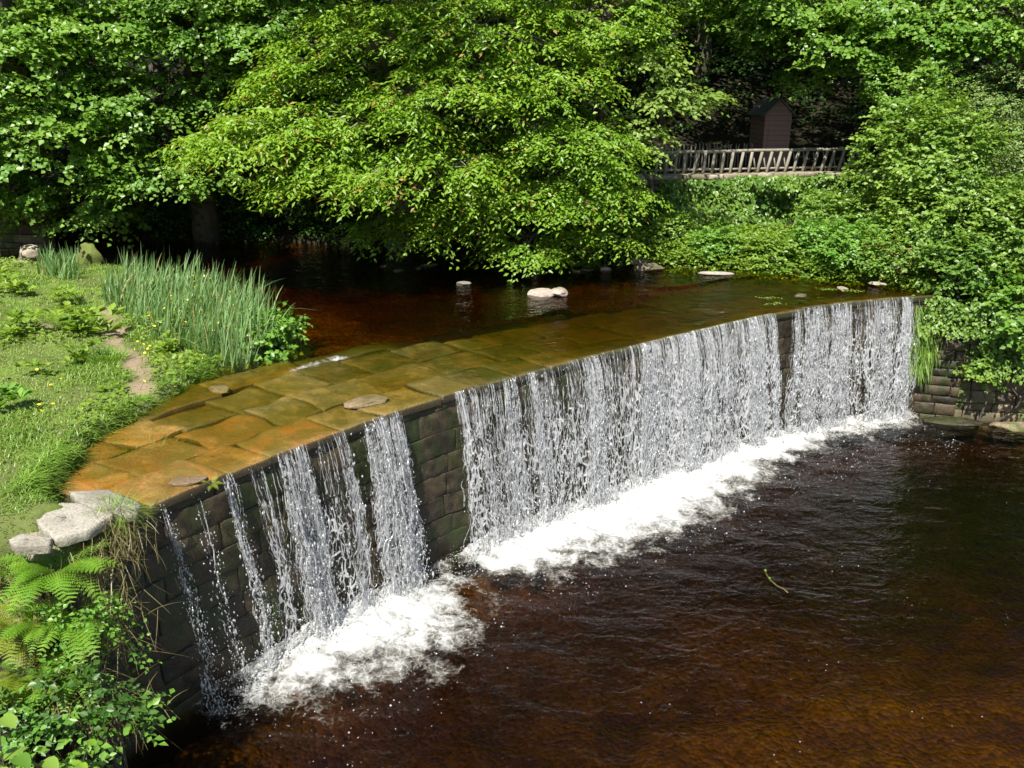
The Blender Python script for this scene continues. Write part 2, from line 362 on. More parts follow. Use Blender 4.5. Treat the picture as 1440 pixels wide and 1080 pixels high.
# ------------------------------------------------------------------ water bodies
def water_mat(name, ripple, dens, col=(.86, .60, .10), flow=(1, 1)):
    m = M(name); v = m.pos()
    a = m.noise(m.scale(v, flow[0], flow[1], 1), ripple[0], 3, .55, .6); b = m.noise(m.scale(v, flow[0], flow[1], 1), ripple[1], 3, .6, .4)
    h = m.math('ADD', a, m.math('MULTIPLY', b, ripple[3]))
    nb = m.bump(h, 1.0, ripple[2])
    fr = m.n('ShaderNodeFresnel', {'IOR': 1.333, 'Normal': nb}).outputs[0]
    gl = m.n('ShaderNodeBsdfGlossy', {'Color': (1, 1, 1, 1), 'Roughness': .04, 'Normal': nb}).outputs[0]
    tr = m.n('ShaderNodeBsdfTransparent', {'Color': (1, 1, 1, 1)}).outputs[0]
    geo = m.n('ShaderNodeNewGeometry').outputs['Backfacing']
    f = m.math('MULTIPLY', fr, m.math('SUBTRACT', 1.0, geo))
    sh = m.n('ShaderNodeMixShader', {0: f, 1: tr, 2: gl}).outputs[0]
    vol = m.n('ShaderNodeVolumeAbsorption', {'Color': (*col, 1), 'Density': dens}).outputs[0]
    return m.done(sh, vol)
MAT['water_low'] = water_mat('pool_water', (2.4, 9.0, .048, .35), 6.8, col=(.77, .69, .15), flow=(.8, 1.25))
MAT['water_up'] = water_mat('river_water', (2.6, 9.0, .045, .4), 9.5, col=(.83, .745, .12))
def closed_body(name, Xg, Yg, Zg, zbot, mat):
    nv, nu = Xg.shape; top = np.stack([Xg, Yg, Zg], -1).reshape(-1, 3); N = len(top)
    bot = top.copy(); bot[:, 2] = zbot
    F = grid_faces(nu, nv); Fb = F[:, ::-1] + N
    ring = list(range(nu)) + [r * nu + nu - 1 for r in range(1, nv)] + [(nv - 1) * nu + c for c in range(nu - 2, -1, -1)] + [r * nu for r in range(nv - 2, 0, -1)]
    ring = np.array(ring); nx = np.roll(ring, -1); side = np.stack([nx, ring, ring + N, nx + N], -1)
    return mk(name, np.vstack([top, bot]), np.vstack([F, Fb, side]), mat)
# upper river: follows the apron, steps down over the slab edge, thins over the crest
def step_e(s): return 2.25 + .22 * fbm(s * .7, 0 * s, seed=31, oct=3)
def bed_top(s, e):
    st = step_e(s)
    return np.where(e < st, CREST - .035 + .028 * e, CREST + .075)
def sink(s, e): return .075 * sstep(8.0, 11.5, s) * sstep(.1, 1.0, e) + .05 * sstep(8, 11, s) * sstep(.0, .2, e)
def water_top(s, e):
    st = step_e(s); deep = sstep(7.2, 10.5, s)          # deeper towards the far side of the crest
    low = CREST - .012 + .026 * e + .018 * deep; hi = CREST + .10 + .012 * deep
    k = sstep(-.07, .05, e - st)
    return low * (1 - k) + hi * k
es = np.concatenate([np.arange(.02, 3.4, .05), 3.4 + np.cumsum(.05 * 1.07 ** np.arange(62))]); es = es[es < 17]
sg = np.arange(SW0 - .12, SL - .3, .07)
Sg, Eg = np.meshgrid(sg, es); Xw, Yw = SE(Sg, Eg)
Zw = water_top(Sg, Eg) + .006 * fbm(Xw * 3, Yw * 3, seed=41, oct=3) * sstep(0, 1, Eg) * np.where(Eg > 2.3, 1, .35)
Zw = Zw - .03 * sstep(.10, 0, Eg)
wu = tag(closed_body('river_water', Xw, Yw, Zw, 1.7, MAT['water_up']), kind='structure')
# lower pool
px_, py_ = axis(-14, -6, 14, 42, .09), axis(-18, 6.2, 20, 22, .09)
Xp, Yp = np.meshgrid(px_, py_)
dcp = dist_poly(Xp.ravel(), Yp.ravel(), np.stack([CX, CY], -1)[::4], closed=False).reshape(Xp.shape)
amp = .007 + .03 * np.exp(-dcp / 2.0)
Zp = amp * (fbm(Xp * 1.5 + .6 * Yp, Yp * 2.2, seed=51, oct=4) + .5 * fbm(Xp * 5, Yp * 6, seed=57, oct=2))
wl = tag(closed_body('pool_water', Xp, Yp, Zp, -1.9, MAT['water_low']), kind='structure')

# ------------------------------------------------------------------ masonry
def elin(n, k):
    k = min(k, .2); return np.concatenate([[0, k * .5], np.linspace(k, 1 - k, max(n - 2, 2)), [1 - k * .5, 1]])
def masonry(part, frame, L, z0, z1, ch, bl, depth=.4, seed=0, proud=.03, batter=0.0, gap=.009, amp=.012, res=.09, skip=0.0, cham=.014):
    "courses of separate rough blocks; frame(s, out) gives x, y"
    rg = np.random.default_rng(seed); z = z0
    while z < z1 - .06:
        hgt = min(rg.uniform(*ch), z1 - z)
        if z1 - z - hgt < .08: hgt = z1 - z
        s = -rg.uniform(0, bl[1])
        while s < L:
            w = rg.uniform(*bl); a, b = max(s, 0), min(s + w, L); s += w
            if b - a < .05 or rg.random() < skip: continue
            out = rg.uniform(-.6, 1) * proud; r = rg.random()
            nu = max(3, int((b - a) / res) + 1); nv = max(3, int(hgt / res) + 1)
            u = elin(nu, .016 / (b - a)); v = elin(nv, .016 / hgt); nu, nv = len(u), len(v); Ug, Vg = np.meshgrid(u, v)
            gj = gap * rg.uniform(.6, 1.6)
            ss = a + gj + (b - a - 2 * gj) * Ug; zz = z + gj * .8 + (hgt - 1.6 * gj) * Vg
            ss = ss + .012 * vnoise(zz * 6, ss * 0 + s, seed=seed); zz = zz + .012 * vnoise(ss * 3, z * 5, seed=seed + 3)
            ed = np.minimum(np.minimum(Ug * (b - a), (1 - Ug) * (b - a)), np.minimum(Vg, 1 - Vg) * hgt)
            o = out + amp * (fbm(ss * 2.2, zz * 2.2, 0, seed=seed, oct=2) + .6 * fbm(ss * 9, zz * 9, s, seed=seed + 1, oct=3)) - cham * (1 - sstep(0, .022, ed)) + (z1 - zz) * batter
            x, y = frame(ss, o); front = np.stack([x, y, zz], -1).reshape(-1, 3)
            xb, yb = frame(ss, o * 0 - depth); back = np.stack([xb, yb, zz], -1).reshape(-1, 3)
            F = grid_faces(nu, nv)
            ring = np.array(list(range(nu)) + [q * nu + nu - 1 for q in range(1, nv)] + [(nv - 1) * nu + c for c in range(nu - 2, -1, -1)] + [q * nu for q in range(nv - 2, 0, -1)])
            nx = np.roll(ring, -1); N = nu * nv
            part.add(np.vstack([front, back]), Q=np.vstack([F, np.stack([nx, ring, ring + N, nx + N], -1)]), a=r)
        z += hgt
def line_frame(A, B):
    A = np.asarray(A, float); B = np.asarray(B, float); t = (B - A) / np.linalg.norm(B - A); n = np.array((t[1], -t[0]))
    return (lambda s, o: (A[0] + t[0] * s + n[0] * o, A[1] + t[1] * s + n[1] * o)), float(np.linalg.norm(B - A))
def core(part, frame, L, z0, z1, depth):
    n = max(2, int(L / .3)); s = np.linspace(.02, L - .02, n); rows = []
    for (o, z) in ((-.045, z0), (-.045, z1), (-depth, z1), (-depth, z0)):
        x, y = frame(s, s * 0 + o); rows.append(np.stack([x, y, s * 0 + z], -1))
    V = np.stack(rows, 1).reshape(-1, 3); i = np.arange(n - 1)[:, None] * 4
    Q = np.concatenate([i + np.array([k, (k + 1) % 4, 4 + (k + 1) % 4, 4 + k]) for k in range(4)])
    part.add(V, Q=Q); part.add(V[:4], Q=[[0, 3, 2, 1]]); part.add(V[-4:], Q=[[0, 1, 2, 3]])

WS0 = .95
weir = empty('weir', (*SE(SW0, .4), 0), 'curved stone weir of dark mossy blocks holding back the brown river', 'weir')
wf = lambda s, o: SE(np.asarray(s) + WS0, -np.asarray(o))
WL = SL - WS0 - .2
p = Part(); masonry(p, wf, WL, -1.2, CREST - .12, (.26, .40), (.5, 1.1), depth=.5, seed=11, batter=.025, proud=.010, amp=.020, gap=.0035, cham=.006, res=.06); p.build('wall_face', MAT['weir'], weir)
p = Part(); core(p, wf, WL, -1.3, CREST - .15, .85); p.build('wall_core', MAT['mortar'], weir)
# apron slabs
def slab(s0, s1, e0, e1, zt, th, mat, seed, skew=0.0, tilt=(0, 0)):
    rg = np.random.default_rng(seed); u = elin(int((s1 - s0) / .06), .02 / (s1 - s0)); v = elin(int((e1 - e0) / .06), .02 / (e1 - e0)); nu, nv = len(u), len(v)
    Ug, Vg = np.meshgrid(u, v); g_ = rg.uniform(.004, .018)
    wob = lambda a, k: .055 * vnoise(a * 2.5 + seed, k * 1.0, seed=seed)
    s = s0 + g_ + (s1 - s0 - 2 * g_) * Ug + skew * Vg; e = e0 + g_ + (e1 - e0 - 2 * g_) * Vg
    e = e + wob(s, 1) * np.where(e0 < .05, np.clip(Vg, 0, 1), 1); s = s + wob(e, 2)
    ed = np.minimum(np.minimum(Ug, 1 - Ug) * (s1 - s0), np.minimum(Vg, 1 - Vg) * (e1 - e0))
    z = zt(s, e) + (Ug - .5) * tilt[0] + (Vg - .5) * tilt[1] + .007 * fbm(s * 3, e * 3, seed, seed=seed, oct=4) - .018 * (1 - sstep(0, .028, ed))
    x, y = SE(s, e); top = np.stack([x, y, z], -1).reshape(-1, 3); bot = top.copy(); bot[:, 2] -= th
    ring = np.array(list(range(nu)) + [q * nu + nu - 1 for q in range(1, nv)] + [(nv - 1) * nu + c for c in range(nu - 2, -1, -1)] + [q * nu for q in range(nv - 2, 0, -1)])
    nx = np.roll(ring, -1); N = nu * nv
    p = Part(); p.add(np.vstack([top, bot]), Q=np.vstack([grid_faces(nu, nv), np.stack([nx, ring, ring + N, nx + N], -1)]), a=rg.random())
    return p.build('slab', mat, weir)
rgs = np.random.default_rng(5)
rows = [(-.045, .72), (.72, 1.5), (1.5, 2.3), (2.3, 3.15)]
for ri, (e0, e1) in enumerate(rows):
    s = SW0 - .35 + rgs.uniform(0, .4); k = 0
    while s < SL - .9:
        w = rgs.uniform(.65, 1.15) if ri < 3 else rgs.uniform(.9, 1.5); s1 = s + w; k += 1
        green = sstep(6.0, 8.6, s + .6 * ri)
        mat = MAT['slabgreen'] if rgs.random() < green else (MAT['olive'] if rgs.random() < sstep(2.6, 6.8, s + .9 * ri) * 1.1 else MAT['slab'])
        t0 = rgs.normal(0, .016 * (1 - .5 * green)); t1 = rgs.normal(.004, .020 * (1 - .5 * green))
        a_ = float(np.interp((s + s1) / 2, [0, SL], [0, 1]))
        if ri < 3:
            f0, f1 = (e0, e1)
            if ri == 2: f1 = float(step_e(np.array((s + s1) / 2))) + .04
            lift = rgs.uniform(-.016, .012)
            if s < SW0 + .8 and ri == 0: lift = .022
            if ri == 0 and s < 7.4 < s1 + .1: lift = .03; t0 = .03
            slab(s, s1, f0, f1, lambda a, b, l=lift: CREST - .030 + .026 * b + l - sink(a, b), .10 if ri == 0 else .3, mat, 100 + ri * 60 + k, skew=-.10, tilt=(t0, t1))
        else:
            st = float(step_e(np.array((s + s1) / 2)))
            slab(s, s1, st + .02, e1 + .35 * math.sin(s * .8), lambda a, b: CREST + .062 - .02 * (b - st) - sink(a, b) - .25 * sstep(7, 9, a), .4, mat, 100 + ri * 60 + k, skew=-.05, tilt=(t0 * .6, t1))
        s = s1

# right wing wall
def wall_thing(name, label, A, B, z0, z1, mat, seed, ch=(.16, .3), bl=(.3, .7), depth=.45, cap=None, **kw):
    f, L = line_frame(A, B); w = empty(name, (A[0], A[1], z0), label, 'stone wall')
    p = Part(); masonry(p, f, L, z0, z1, ch, bl, depth=depth - .05, seed=seed, **kw); p.build('stones', mat, w)
    p = Part(); core(p, f, L, z0, z1 - .03, depth); p.build('wall_core', MAT['mortar'], w)
    if cap is not None:
        p = Part(); masonry(p, lambda s, o: f(s, o + .03), L, z1, z1 + cap[0], (cap[0], cap[0]), (.45, .9), depth=depth + .03, seed=seed + 1, amp=.02, proud=.03)
        # close the tops of the cap stones
        n = int(L / .08); s = np.linspace(0, L, n); o = np.linspace(.02, -depth, 7); Sg_, Og = np.meshgrid(s, o)
        x, y = f(Sg_, Og); z = z1 + cap[0] - .02 + .03 * fbm(x * 3, y * 3, seed=seed) ; p.add(np.stack([x, y, z], -1), Q=grid_faces(n, 7)[:, ::-1], a=.6)
        p.build('coping', cap[1], w)
    return w
wall_thing('wing_wall', 'dark mossy stone wall below the right bank bushes, at the end of the weir', (8.75, 18.95), (9.9, 18.55), -1.0, 2.3, MAT['weir'], 21)
wall_thing('wing_wall', 'golden lit stone wall at the right edge of the pool', (9.85, 18.62), (24, 16.0), -1.0, 2.1, MAT['wallstone'], 22, proud=.06)

# ------------------------------------------------------------------ falling water
m = M('falling_water_veil'); uvv = m.attr('suv').outputs['Vector']; dn = m.attr('dens').outputs['Fac']
ss = m.n('ShaderNodeSeparateXYZ', {0: uvv}); drop = ss.outputs[1]
warp = m.n('ShaderNodeTexNoise', {'Vector': m.scale(uvv, 2.5, 1.3, 1), 'Scale': 1.0, 'Detail': 3.0}).outputs['Color']
wv = m.n('ShaderNodeVectorMath', {0: m.n('ShaderNodeVectorMath', {0: warp, 1: (.5, .5, .5)}, operation='SUBTRACT').outputs[0], 1: (.22, 0, 0)}, operation='MULTIPLY').outputs[0]
wv = m.n('ShaderNodeVectorMath', {0: wv, 'Scale': m.math('MULTIPLY_ADD', drop, .35, .06)}, operation='SCALE').outputs[0]
uv2 = m.n('ShaderNodeVectorMath', {0: uvv, 1: wv}, operation='ADD').outputs[0]
a = m.noise(m.scale(uv2, 5, .12, 1), 1, 3, .7); b = m.noise(m.scale(uv2, 26, .7, 3), 1, 4, .65); cfi = m.noise(m.scale(uv2, 46, 9, 3), 1, 3, .6)
vo = m.n('ShaderNodeTexVoronoi', {'Vector': m.scale(uv2, 15, 5.2, 2), 'Scale': 1.0}, feature='DISTANCE_TO_EDGE').outputs['Distance']
web = m.math('MULTIPLY', m.math('SUBTRACT', 1.0, m.ramp(vo, .0, .18)), m.ramp(m.noise(m.scale(uv2, 9, 3, 1), 1, 3, .6), .34, .62))
lowk = m.ramp(drop, .1, 1.2)
t = m.math('MULTIPLY_ADD', a, .95, m.math('MULTIPLY_ADD', b, 1.1, m.math('MULTIPLY', cfi, .5)))
t = m.math('ADD', t, m.math('MULTIPLY', m.math('MULTIPLY', web, lowk), .72))
t = m.math('ADD', t, m.math('MULTIPLY', lowk, -.14))
t = m.math('ADD', t, m.math('MULTIPLY', m.math('SUBTRACT', dn, .5), .9))
al = m.math('MULTIPLY', m.ramp(t, 1.42, 1.72), .86)
al = m.math('MULTIPLY', al, m.ramp(dn, .02, .2))
WHT = (.84, .85, .86)
d1 = m.n('ShaderNodeBsdfDiffuse', {'Color': (*WHT, 1)}).outputs[0]; d2 = m.n('ShaderNodeBsdfTranslucent', {'Color': (*WHT, 1)}).outputs[0]
gl = m.n('ShaderNodeBsdfGlossy', {'Roughness': .25, 'Normal': m.bump(t, 1.0, .05)}).outputs[0]
sh = m.n('ShaderNodeMixShader', {0: .4, 1: d1, 2: d2}).outputs[0]; sh = m.n('ShaderNodeMixShader', {0: .12, 1: sh, 2: gl}).outputs[0]
tr = m.n('ShaderNodeBsdfTransparent').outputs[0]
MAT['veil'] = m.done(m.n('ShaderNodeMixShader', {0: al, 1: tr, 2: sh}).outputs[0])
m = M('water_drops'); 
d1 = m.n('ShaderNodeBsdfDiffuse', {'Color': (.88, .90, .92, 1)}).outputs[0]; d2 = m.n('ShaderNodeBsdfTranslucent', {'Color': (.88, .90, .92, 1)}).outputs[0]
gl = m.n('ShaderNodeBsdfGlossy', {'Roughness': .12}).outputs[0]; tr = m.n('ShaderNodeBsdfTransparent').outputs[0]
sh = m.n('ShaderNodeMixShader', {0: .5, 1: d1, 2: d2}).outputs[0]; sh = m.n('ShaderNodeMixShader', {0: .25, 1: sh, 2: gl}).outputs[0]
MAT['drops'] = m.done(m.n('ShaderNodeMixShader', {0: .88, 1: tr, 2: sh}).outputs[0])

m = M('water_strand'); v = m.pos()
d1 = m.n('ShaderNodeBsdfDiffuse', {'Color': (.90, .91, .92, 1)}).outputs[0]; d2 = m.n('ShaderNodeBsdfTranslucent', {'Color': (.90, .91, .92, 1)}).outputs[0]
gl = m.n('ShaderNodeBsdfGlossy', {'Roughness': .1}).outputs[0]; tr = m.n('ShaderNodeBsdfTransparent').outputs[0]
sh = m.n('ShaderNodeMixShader', {0: .5, 1: d1, 2: d2}).outputs[0]; sh = m.n('ShaderNodeMixShader', {0: .25, 1: sh, 2: gl}).outputs[0]
al = m.math('MULTIPLY', m.ramp(m.math('ADD', m.noise(m.scale(v, 1, 1, .6), 26, 3, .7), m.math('MULTIPLY', m.math('SUBTRACT', m.noise(v, 5, 2), .5), .5)), .38, .62), .92)
MAT['strand'] = m.done(m.n('ShaderNodeMixShader', {0: al, 1: tr, 2: sh}).outputs[0])

G9 = 9.81
OCT = (np.array([(1, 0, 0), (-1, 0, 0), (0, 1, 0), (0, -1, 0), (0, 0, 1), (0, 0, -1)], float), np.array([(0, 2, 4), (2, 1, 4), (1, 3, 4), (3, 0, 4), (2, 0, 5), (1, 2, 5), (3, 1, 5), (0, 3, 5)]))
def fall_e(drop, v0): return -(.03 + v0 * np.sqrt(2 * np.maximum(drop, 0) / G9))
def waterfall(label, profile, drift, strands, drops, seed, v0=.42, veil=True, lean=0.0):
    "profile: [(s, density)...] along the crest"
    rg = np.random.default_rng(seed); ps, pd = np.array(profile).T; a, b = ps[0], ps[-1]
    x0, y0 = SE((a + b) / 2, 0); th = empty('waterfall', (x0, y0, CREST), label, 'waterfall', 'falling water over the weir')
    dens = lambda s: np.interp(s, ps, pd)
    D = CREST + .02; H0 = CREST - .015
    meander = lambda s, d: drift * d + .05 * np.minimum(d, 1.5) * vnoise(s * 1.7, d * .5, seed=seed + 5) + .035 * d * vnoise(s * 7, d * 1.6, seed=seed + 6)
    def pt(s, d, ex=0.0, wob=0.0, nar=0.0):
        s2 = s + meander(s, d) + wob + nar
        e = fall_e(d, v0 * (1 + .2 * vnoise(s * 3, 0 * s, seed=seed + 8))) + ex
        x, y = SE(s2, e); return np.stack([x, y, H0 - d], -1)
    if veil and strands > 100:
        p = Part(); uvs = []; dns = []
        for lay in range(2):
            s = np.arange(a, b + .03, .035); d = np.concatenate([np.linspace(-.004, .06, 4), np.linspace(.1, D, 48)])
            Sg_, Dg = np.meshgrid(s, d); ex = -.02 - .05 * lay + .02 * vnoise(Sg_ * 9, Dg * 3, lay * 7, seed=seed)
            ex = np.where(Dg < .05, -.002 * lay, ex * sstep(.03, .4, Dg))
            V = pt(Sg_, Dg, ex); V[..., 2] = np.where(Dg < 0, H0 + .002, V[..., 2])
            p.add(V.reshape(-1, 3), Q=grid_faces(len(s), len(d)))
            uvs.append(np.stack([Sg_ + lay * 37.3, Dg, Sg_ * 0 + lay * 5 + seed], -1).reshape(-1, 3)); dd = dens(Sg_) * (1 if lay == 0 else .85) * sstep(0, .05, Sg_ - a + .0) * sstep(0, .05, b - Sg_)
            dns.append((dd).ravel())
        V = np.concatenate(p.V) - np.array(th.location)
        mk('veil', V, np.concatenate(p.Q), MAT['veil'], th, True, {'dens': np.concatenate(dns)}, uv=np.concatenate(uvs))
    def pick(n, k=1.5):
        o = np.empty(0)
        while len(o) < n:
            s = rg.uniform(a, b, n * 3); w = dens(s) ** k * (.10 + .90 * sstep(-.15, .4, vnoise(s * 4.2, 0 * s, seed=seed + 2) + .5 * vnoise(s * 17, 0 * s, seed=seed + 3)))
            o = np.concatenate([o, s[rg.random(n * 3) < w]])
        return o[:n]
    # strands: thin three-sided ropes of water that swell and break
    n = strands; s0 = pick(n); K = 40; t = np.linspace(0, 1, K)[None]
    d0 = rg.uniform(0, .25, n)[:, None] * (rg.random(n)[:, None] < .5) + rg.uniform(0, D * .8, n)[:, None] * (rg.random(n)[:, None] < .45)
    d1 = np.minimum(D, d0 + rg.uniform(.25, 2.4, n)[:, None]); d = d0 + (d1 - d0) * t
    ph = rg.uniform(0, 99, n)[:, None]
    wob = .045 * np.minimum(d, 1.6) * vnoise(d * 3.2, ph, seed=seed + 11) + .034 * np.minimum(d, 1.2) * vnoise(d * 9, ph, seed=seed + 12)
    exo = rg.normal(0, .012, n)[:, None] * (1 + d * 2) + .012 * d * vnoise(d * 4, ph + 50, seed=seed)
    Cc = pt(np.repeat(s0[:, None], K, 1), d, exo, wob)
    r = rg.lognormal(math.log(.0034), .55, n)[:, None] * (1 + 1.1 * vnoise(d * 7, ph + 9, seed=seed + 14)) * sstep(0, .1, t) * sstep(0, .06, 1 - t) * (1 + .25 * d)
    r = np.maximum(r, .0004)[..., None]
    ang = [0, 2.1, 4.2]; ring = np.stack([Cc + r * np.array((math.cos(q), math.sin(q), 0)) for q in ang], 2).reshape(-1, 3)
    i = (np.arange(n)[:, None, None] * K + np.arange(K - 1)[None, :, None]) * 3; j = np.arange(3)[None, None]; j2 = (j + 1) % 3
    Q = np.stack([i + j, i + j2, i + 3 + j2, i + 3 + j], -1).reshape(-1, 4)
    p = Part(); p.add(ring, Q=Q); tag(p.build('strands', MAT['strand'], th), kind='stuff')
    # drops
    n = drops; s0 = pick(n, 1.1); d = D * rg.random(n) ** .62; sp = rg.normal(0, .014, n) * (1 + 1.5 * d)
    c = pt(s0, d, rg.normal(-.02, .03, n) * (.3 + d) - .01, sp); r = rg.lognormal(math.log(.0052), .5, n); el = rg.uniform(1, 3.6, n)
    V = c[:, None] + OCT[0][None] * r[:, None, None] * np.stack([np.ones(n), np.ones(n), el], -1)[:, None]
    T = (np.arange(n)[:, None, None] * 6 + OCT[1][None]).reshape(-1, 3)
    p = Part(); p.add(V.reshape(-1, 3), T=T); tag(p.build('drops', MAT['drops'], th), kind='stuff')
    return th
S = lambda px, py: S_at(px, py)
sA = S(214, 702); sB = S(262, 682); sC = S(312, 664); sD = S(345, 650); sE = S(560, 572); sF = S(626, 545); sG = S(1084, 436); sH = S(1106, 430); sI = S(1293, 412)
waterfall('thin broken trickle at the near left end of the weir', [(sA - .03, .0), (sA + .02, .9), (sA + .10, .9), (sA + .15, 0)], .06, 9, 650, 201, v0=.46, veil=False)
waterfall('faint second trickle of drops over dark blocks near the left end', [(sB - .05, 0), (sB, .6), (sB + .1, .7), (sB + .18, 0)], .05, 6, 420, 202, v0=.42, veil=False)
waterfall('single narrow stream just left of the first wide curtain of falling water', [(sC - .05, 0), (sC, 1), (sC + .12, 1), (sC + .2, 0)], .05, 46, 800, 203)
w5 = sE - sD
waterfall('left curtain of falling water between the narrow stream and the bare mossy gap',
          [(sD - .02, 0), (sD + .04, .62), (sD + .07 * w5, .55), (sD + .10 * w5, .28), (sD + .17 * w5, .36), (sD + .20 * w5, .62), (sD + .25 * w5, .58), (sD + .28 * w5, .36), (sD + .34 * w5, .55), (sD + .38 * w5, .42), (sD + .43 * w5, .60), (sD + .49 * w5, .4), (sD + .54 * w5, .6), (sD + .60 * w5, .66), (sD + .64 * w5, .14), (sD + .69 * w5, .28), (sD + .73 * w5, .55), (sD + .80 * w5, .42), (sD + .86 * w5, .58), (sD + .94 * w5, .62), (sE - .04, .6), (sE + .04, 0)], .02, 900, 4200, 204)
w6 = sG - sF
waterfall('widest curtain of falling water in the middle of the weir', [(sF - .04, 0), (sF + .04, .75), (sF + .05 * w6, .7), (sF + .07 * w6, .22), (sF + .085 * w6, .3), (sF + .10 * w6, .58), (sF + .2 * w6, .60), (sF + .33 * w6, .62), (sF + .5 * w6, .66), (sF + .62 * w6, .72), (sF + .8 * w6, .76), (sF + .93 * w6, .78), (sG - .05, .7), (sG + .03, 0)], .02, 2600, 11000, 205)
w7 = sI - sH
waterfall('far right curtain of falling water beside the ivy covered bank', [(sH - .03, 0), (sH + .04, .6), (sH + .2 * w7, .5), (sH + .4 * w7, .56), (sH + .55 * w7, .5), (sH + .62 * w7, .72), (sH + .7 * w7, .42), (sH + .8 * w7, .66), (sH + .93 * w7, .6), (sH + .96 * w7, .2), (sI, .2), (sI + .04, 0)], .0, 1300, 5500, 206)

# ------------------------------------------------------------------ foam at the foot
FO = [U(a, b, 0) for a, b in ((238, 1045), (330, 1012), (430, 1000), (520, 955), (600, 912), (680, 850), (700, 815), (790, 795), (870, 775), (960, 735), (1005, 705), (1075, 668), (1150, 630), (1230, 606), (1305, 594))]
fs, fw = [], []
for (x, y) in FO:
    k = np.argmin(np.hypot(CX - x, CY - y)); fs.append(SS[k]); fw.append(float(np.hypot(CX - x, CY - y)[k]))
o_ = np.argsort(fs); fs = np.array(fs)[o_]; fw = np.array(fw)[o_]
s = np.arange(SW0 + .05, SW1 + .5, .028); d = np.arange(.0, 2.4, .028)
Sg_, Dg = np.meshgrid(s, d); Wd = np.interp(Sg_, fs, fw) - .12 + .14 * fbm(Sg_ * 1.3, 0 * Sg_, seed=61, oct=3)
str_ = np.interp(Sg_, [SW0, sB, sC, sD, sD + .5 * w5, sE - .1, sE + .3, sF - .1, sF + .6, sF + .5 * w6, sG, sH + .3 * w7, sI, sI + .3], [.28, .36, .6, .85, 1, .9, .35, .4, 1, 1.05, .95, .85, .7, .1])
prof = np.clip(1.55 - Dg / np.maximum(Wd, .15), -.6, 1) * str_
xf_, yf_ = SE(Sg_, -.10 - Dg)
nz = fbm(xf_ * 3.2 + .5 * fbm(xf_ * 2, yf_ * 2, seed=3), yf_ * 3.2, seed=63, oct=5); nz2 = fbm(xf_ * 11, yf_ * 11, seed=64, oct=3)
hz = .012 + .10 * np.clip(prof, 0, 1) ** 1.3 * (.8 + .7 * np.abs(nz)) + .03 * nz2 * np.clip(prof - .45, 0, 1) + .06 * np.exp(-Dg / .18) * np.clip(str_, 0, 1)
# sit on the pool surface
def pool_z(x, y):
    i = np.clip(np.searchsorted(px_, x) - 1, 0, len(px_) - 2); j = np.clip(np.searchsorted(py_, y) - 1, 0, len(py_) - 2)
    return np.maximum(np.maximum(Zp[j, i], Zp[j, i + 1]), np.maximum(Zp[j + 1, i], Zp[j + 1, i + 1]))
zf = pool_z(xf_, yf_) + hz
m = M('foam'); v = m.pos(); f = m.attr('cover').outputs['Fac']
n1 = m.noise(v, 2.6, 6, .58, .5); n2 = m.noise(v, 16, 4, .65, .6)
vo = m.n('ShaderNodeTexVoronoi', {'Vector': m.n('ShaderNodeVectorMath', {0: v, 1: m.n('ShaderNodeVectorMath', {0: m.n('ShaderNodeTexNoise', {'Vector': v, 'Scale': 5.0, 'Detail': 3.0}).outputs['Color'], 'Scale': .35}, operation='SCALE').outputs[0]}, operation='ADD').outputs[0], 'Scale': 7.0}, feature='DISTANCE_TO_EDGE').outputs['Distance']
lace = m.math('SUBTRACT', 1.0, m.ramp(vo, 0, .13))
t = m.math('ADD', f, m.math('MULTIPLY', m.math('SUBTRACT', n1, .5), 1.7)); t = m.math('ADD', t, m.math('MULTIPLY', m.math('SUBTRACT', n2, .5), .45)); t = m.math('ADD', t, m.math('MULTIPLY_ADD', lace, .14, -.06))
al = m.math('MULTIPLY', m.ramp(t, .22, .98), .96)
dd = m.n('ShaderNodeBsdfDiffuse', {'Color': m.mix(m.ramp(t, .35, .75), (.66, .64, .56), (.72, .73, .71)), 'Normal': m.bump(n2, .6, .03)}).outputs[0]
tl = m.n('ShaderNodeBsdfTranslucent', {'Color': (.74, .74, .70, 1)}).outputs[0]
sh = m.n('ShaderNodeMixShader', {0: .3, 1: dd, 2: tl}).outputs[0]; tr = m.n('ShaderNodeBsdfTransparent').outputs[0]
MAT['foam'] = m.done(m.n('ShaderNodeMixShader', {0: al, 1: tr, 2: sh}).outputs[0])
fo = mk('foam', np.stack([xf_, yf_, zf], -1), grid_faces(len(s), len(d))[:, ::-1], MAT['foam'], attrs={'cover': prof})
tag(fo, kind='stuff')
# splash drops over the foam
n = 16000; s0 = rng.uniform(SW0 + .2, SW1 + .1, n); st_ = np.interp(s0, s, str_[0]); keep = rng.random(n) < st_; s0 = s0[keep]; st_ = st_[keep]; n = len(s0)
dd_ = np.abs(rng.normal(0, .35, n)) * (rng.random(n) < .85) + rng.uniform(0, 1.9, n) * (rng.random(n) < .14); x, y = SE(s0, -.12 - dd_)
z = .03 + np.abs(rng.normal(0, .17, n)) * np.exp(-dd_ / .4) * st_ + .05 * st_ * np.exp(-dd_)
r = rng.lognormal(math.log(.0065), .4, n); V = np.stack([x, y, z], -1)[:, None] + OCT[0][None] * r[:, None, None]
p = Part(); p.add(V.reshape(-1, 3), T=(np.arange(n)[:, None, None] * 6 + OCT[1][None]).reshape(-1, 3)); tag(p.build('splash_drops', MAT['drops']), kind='stuff')
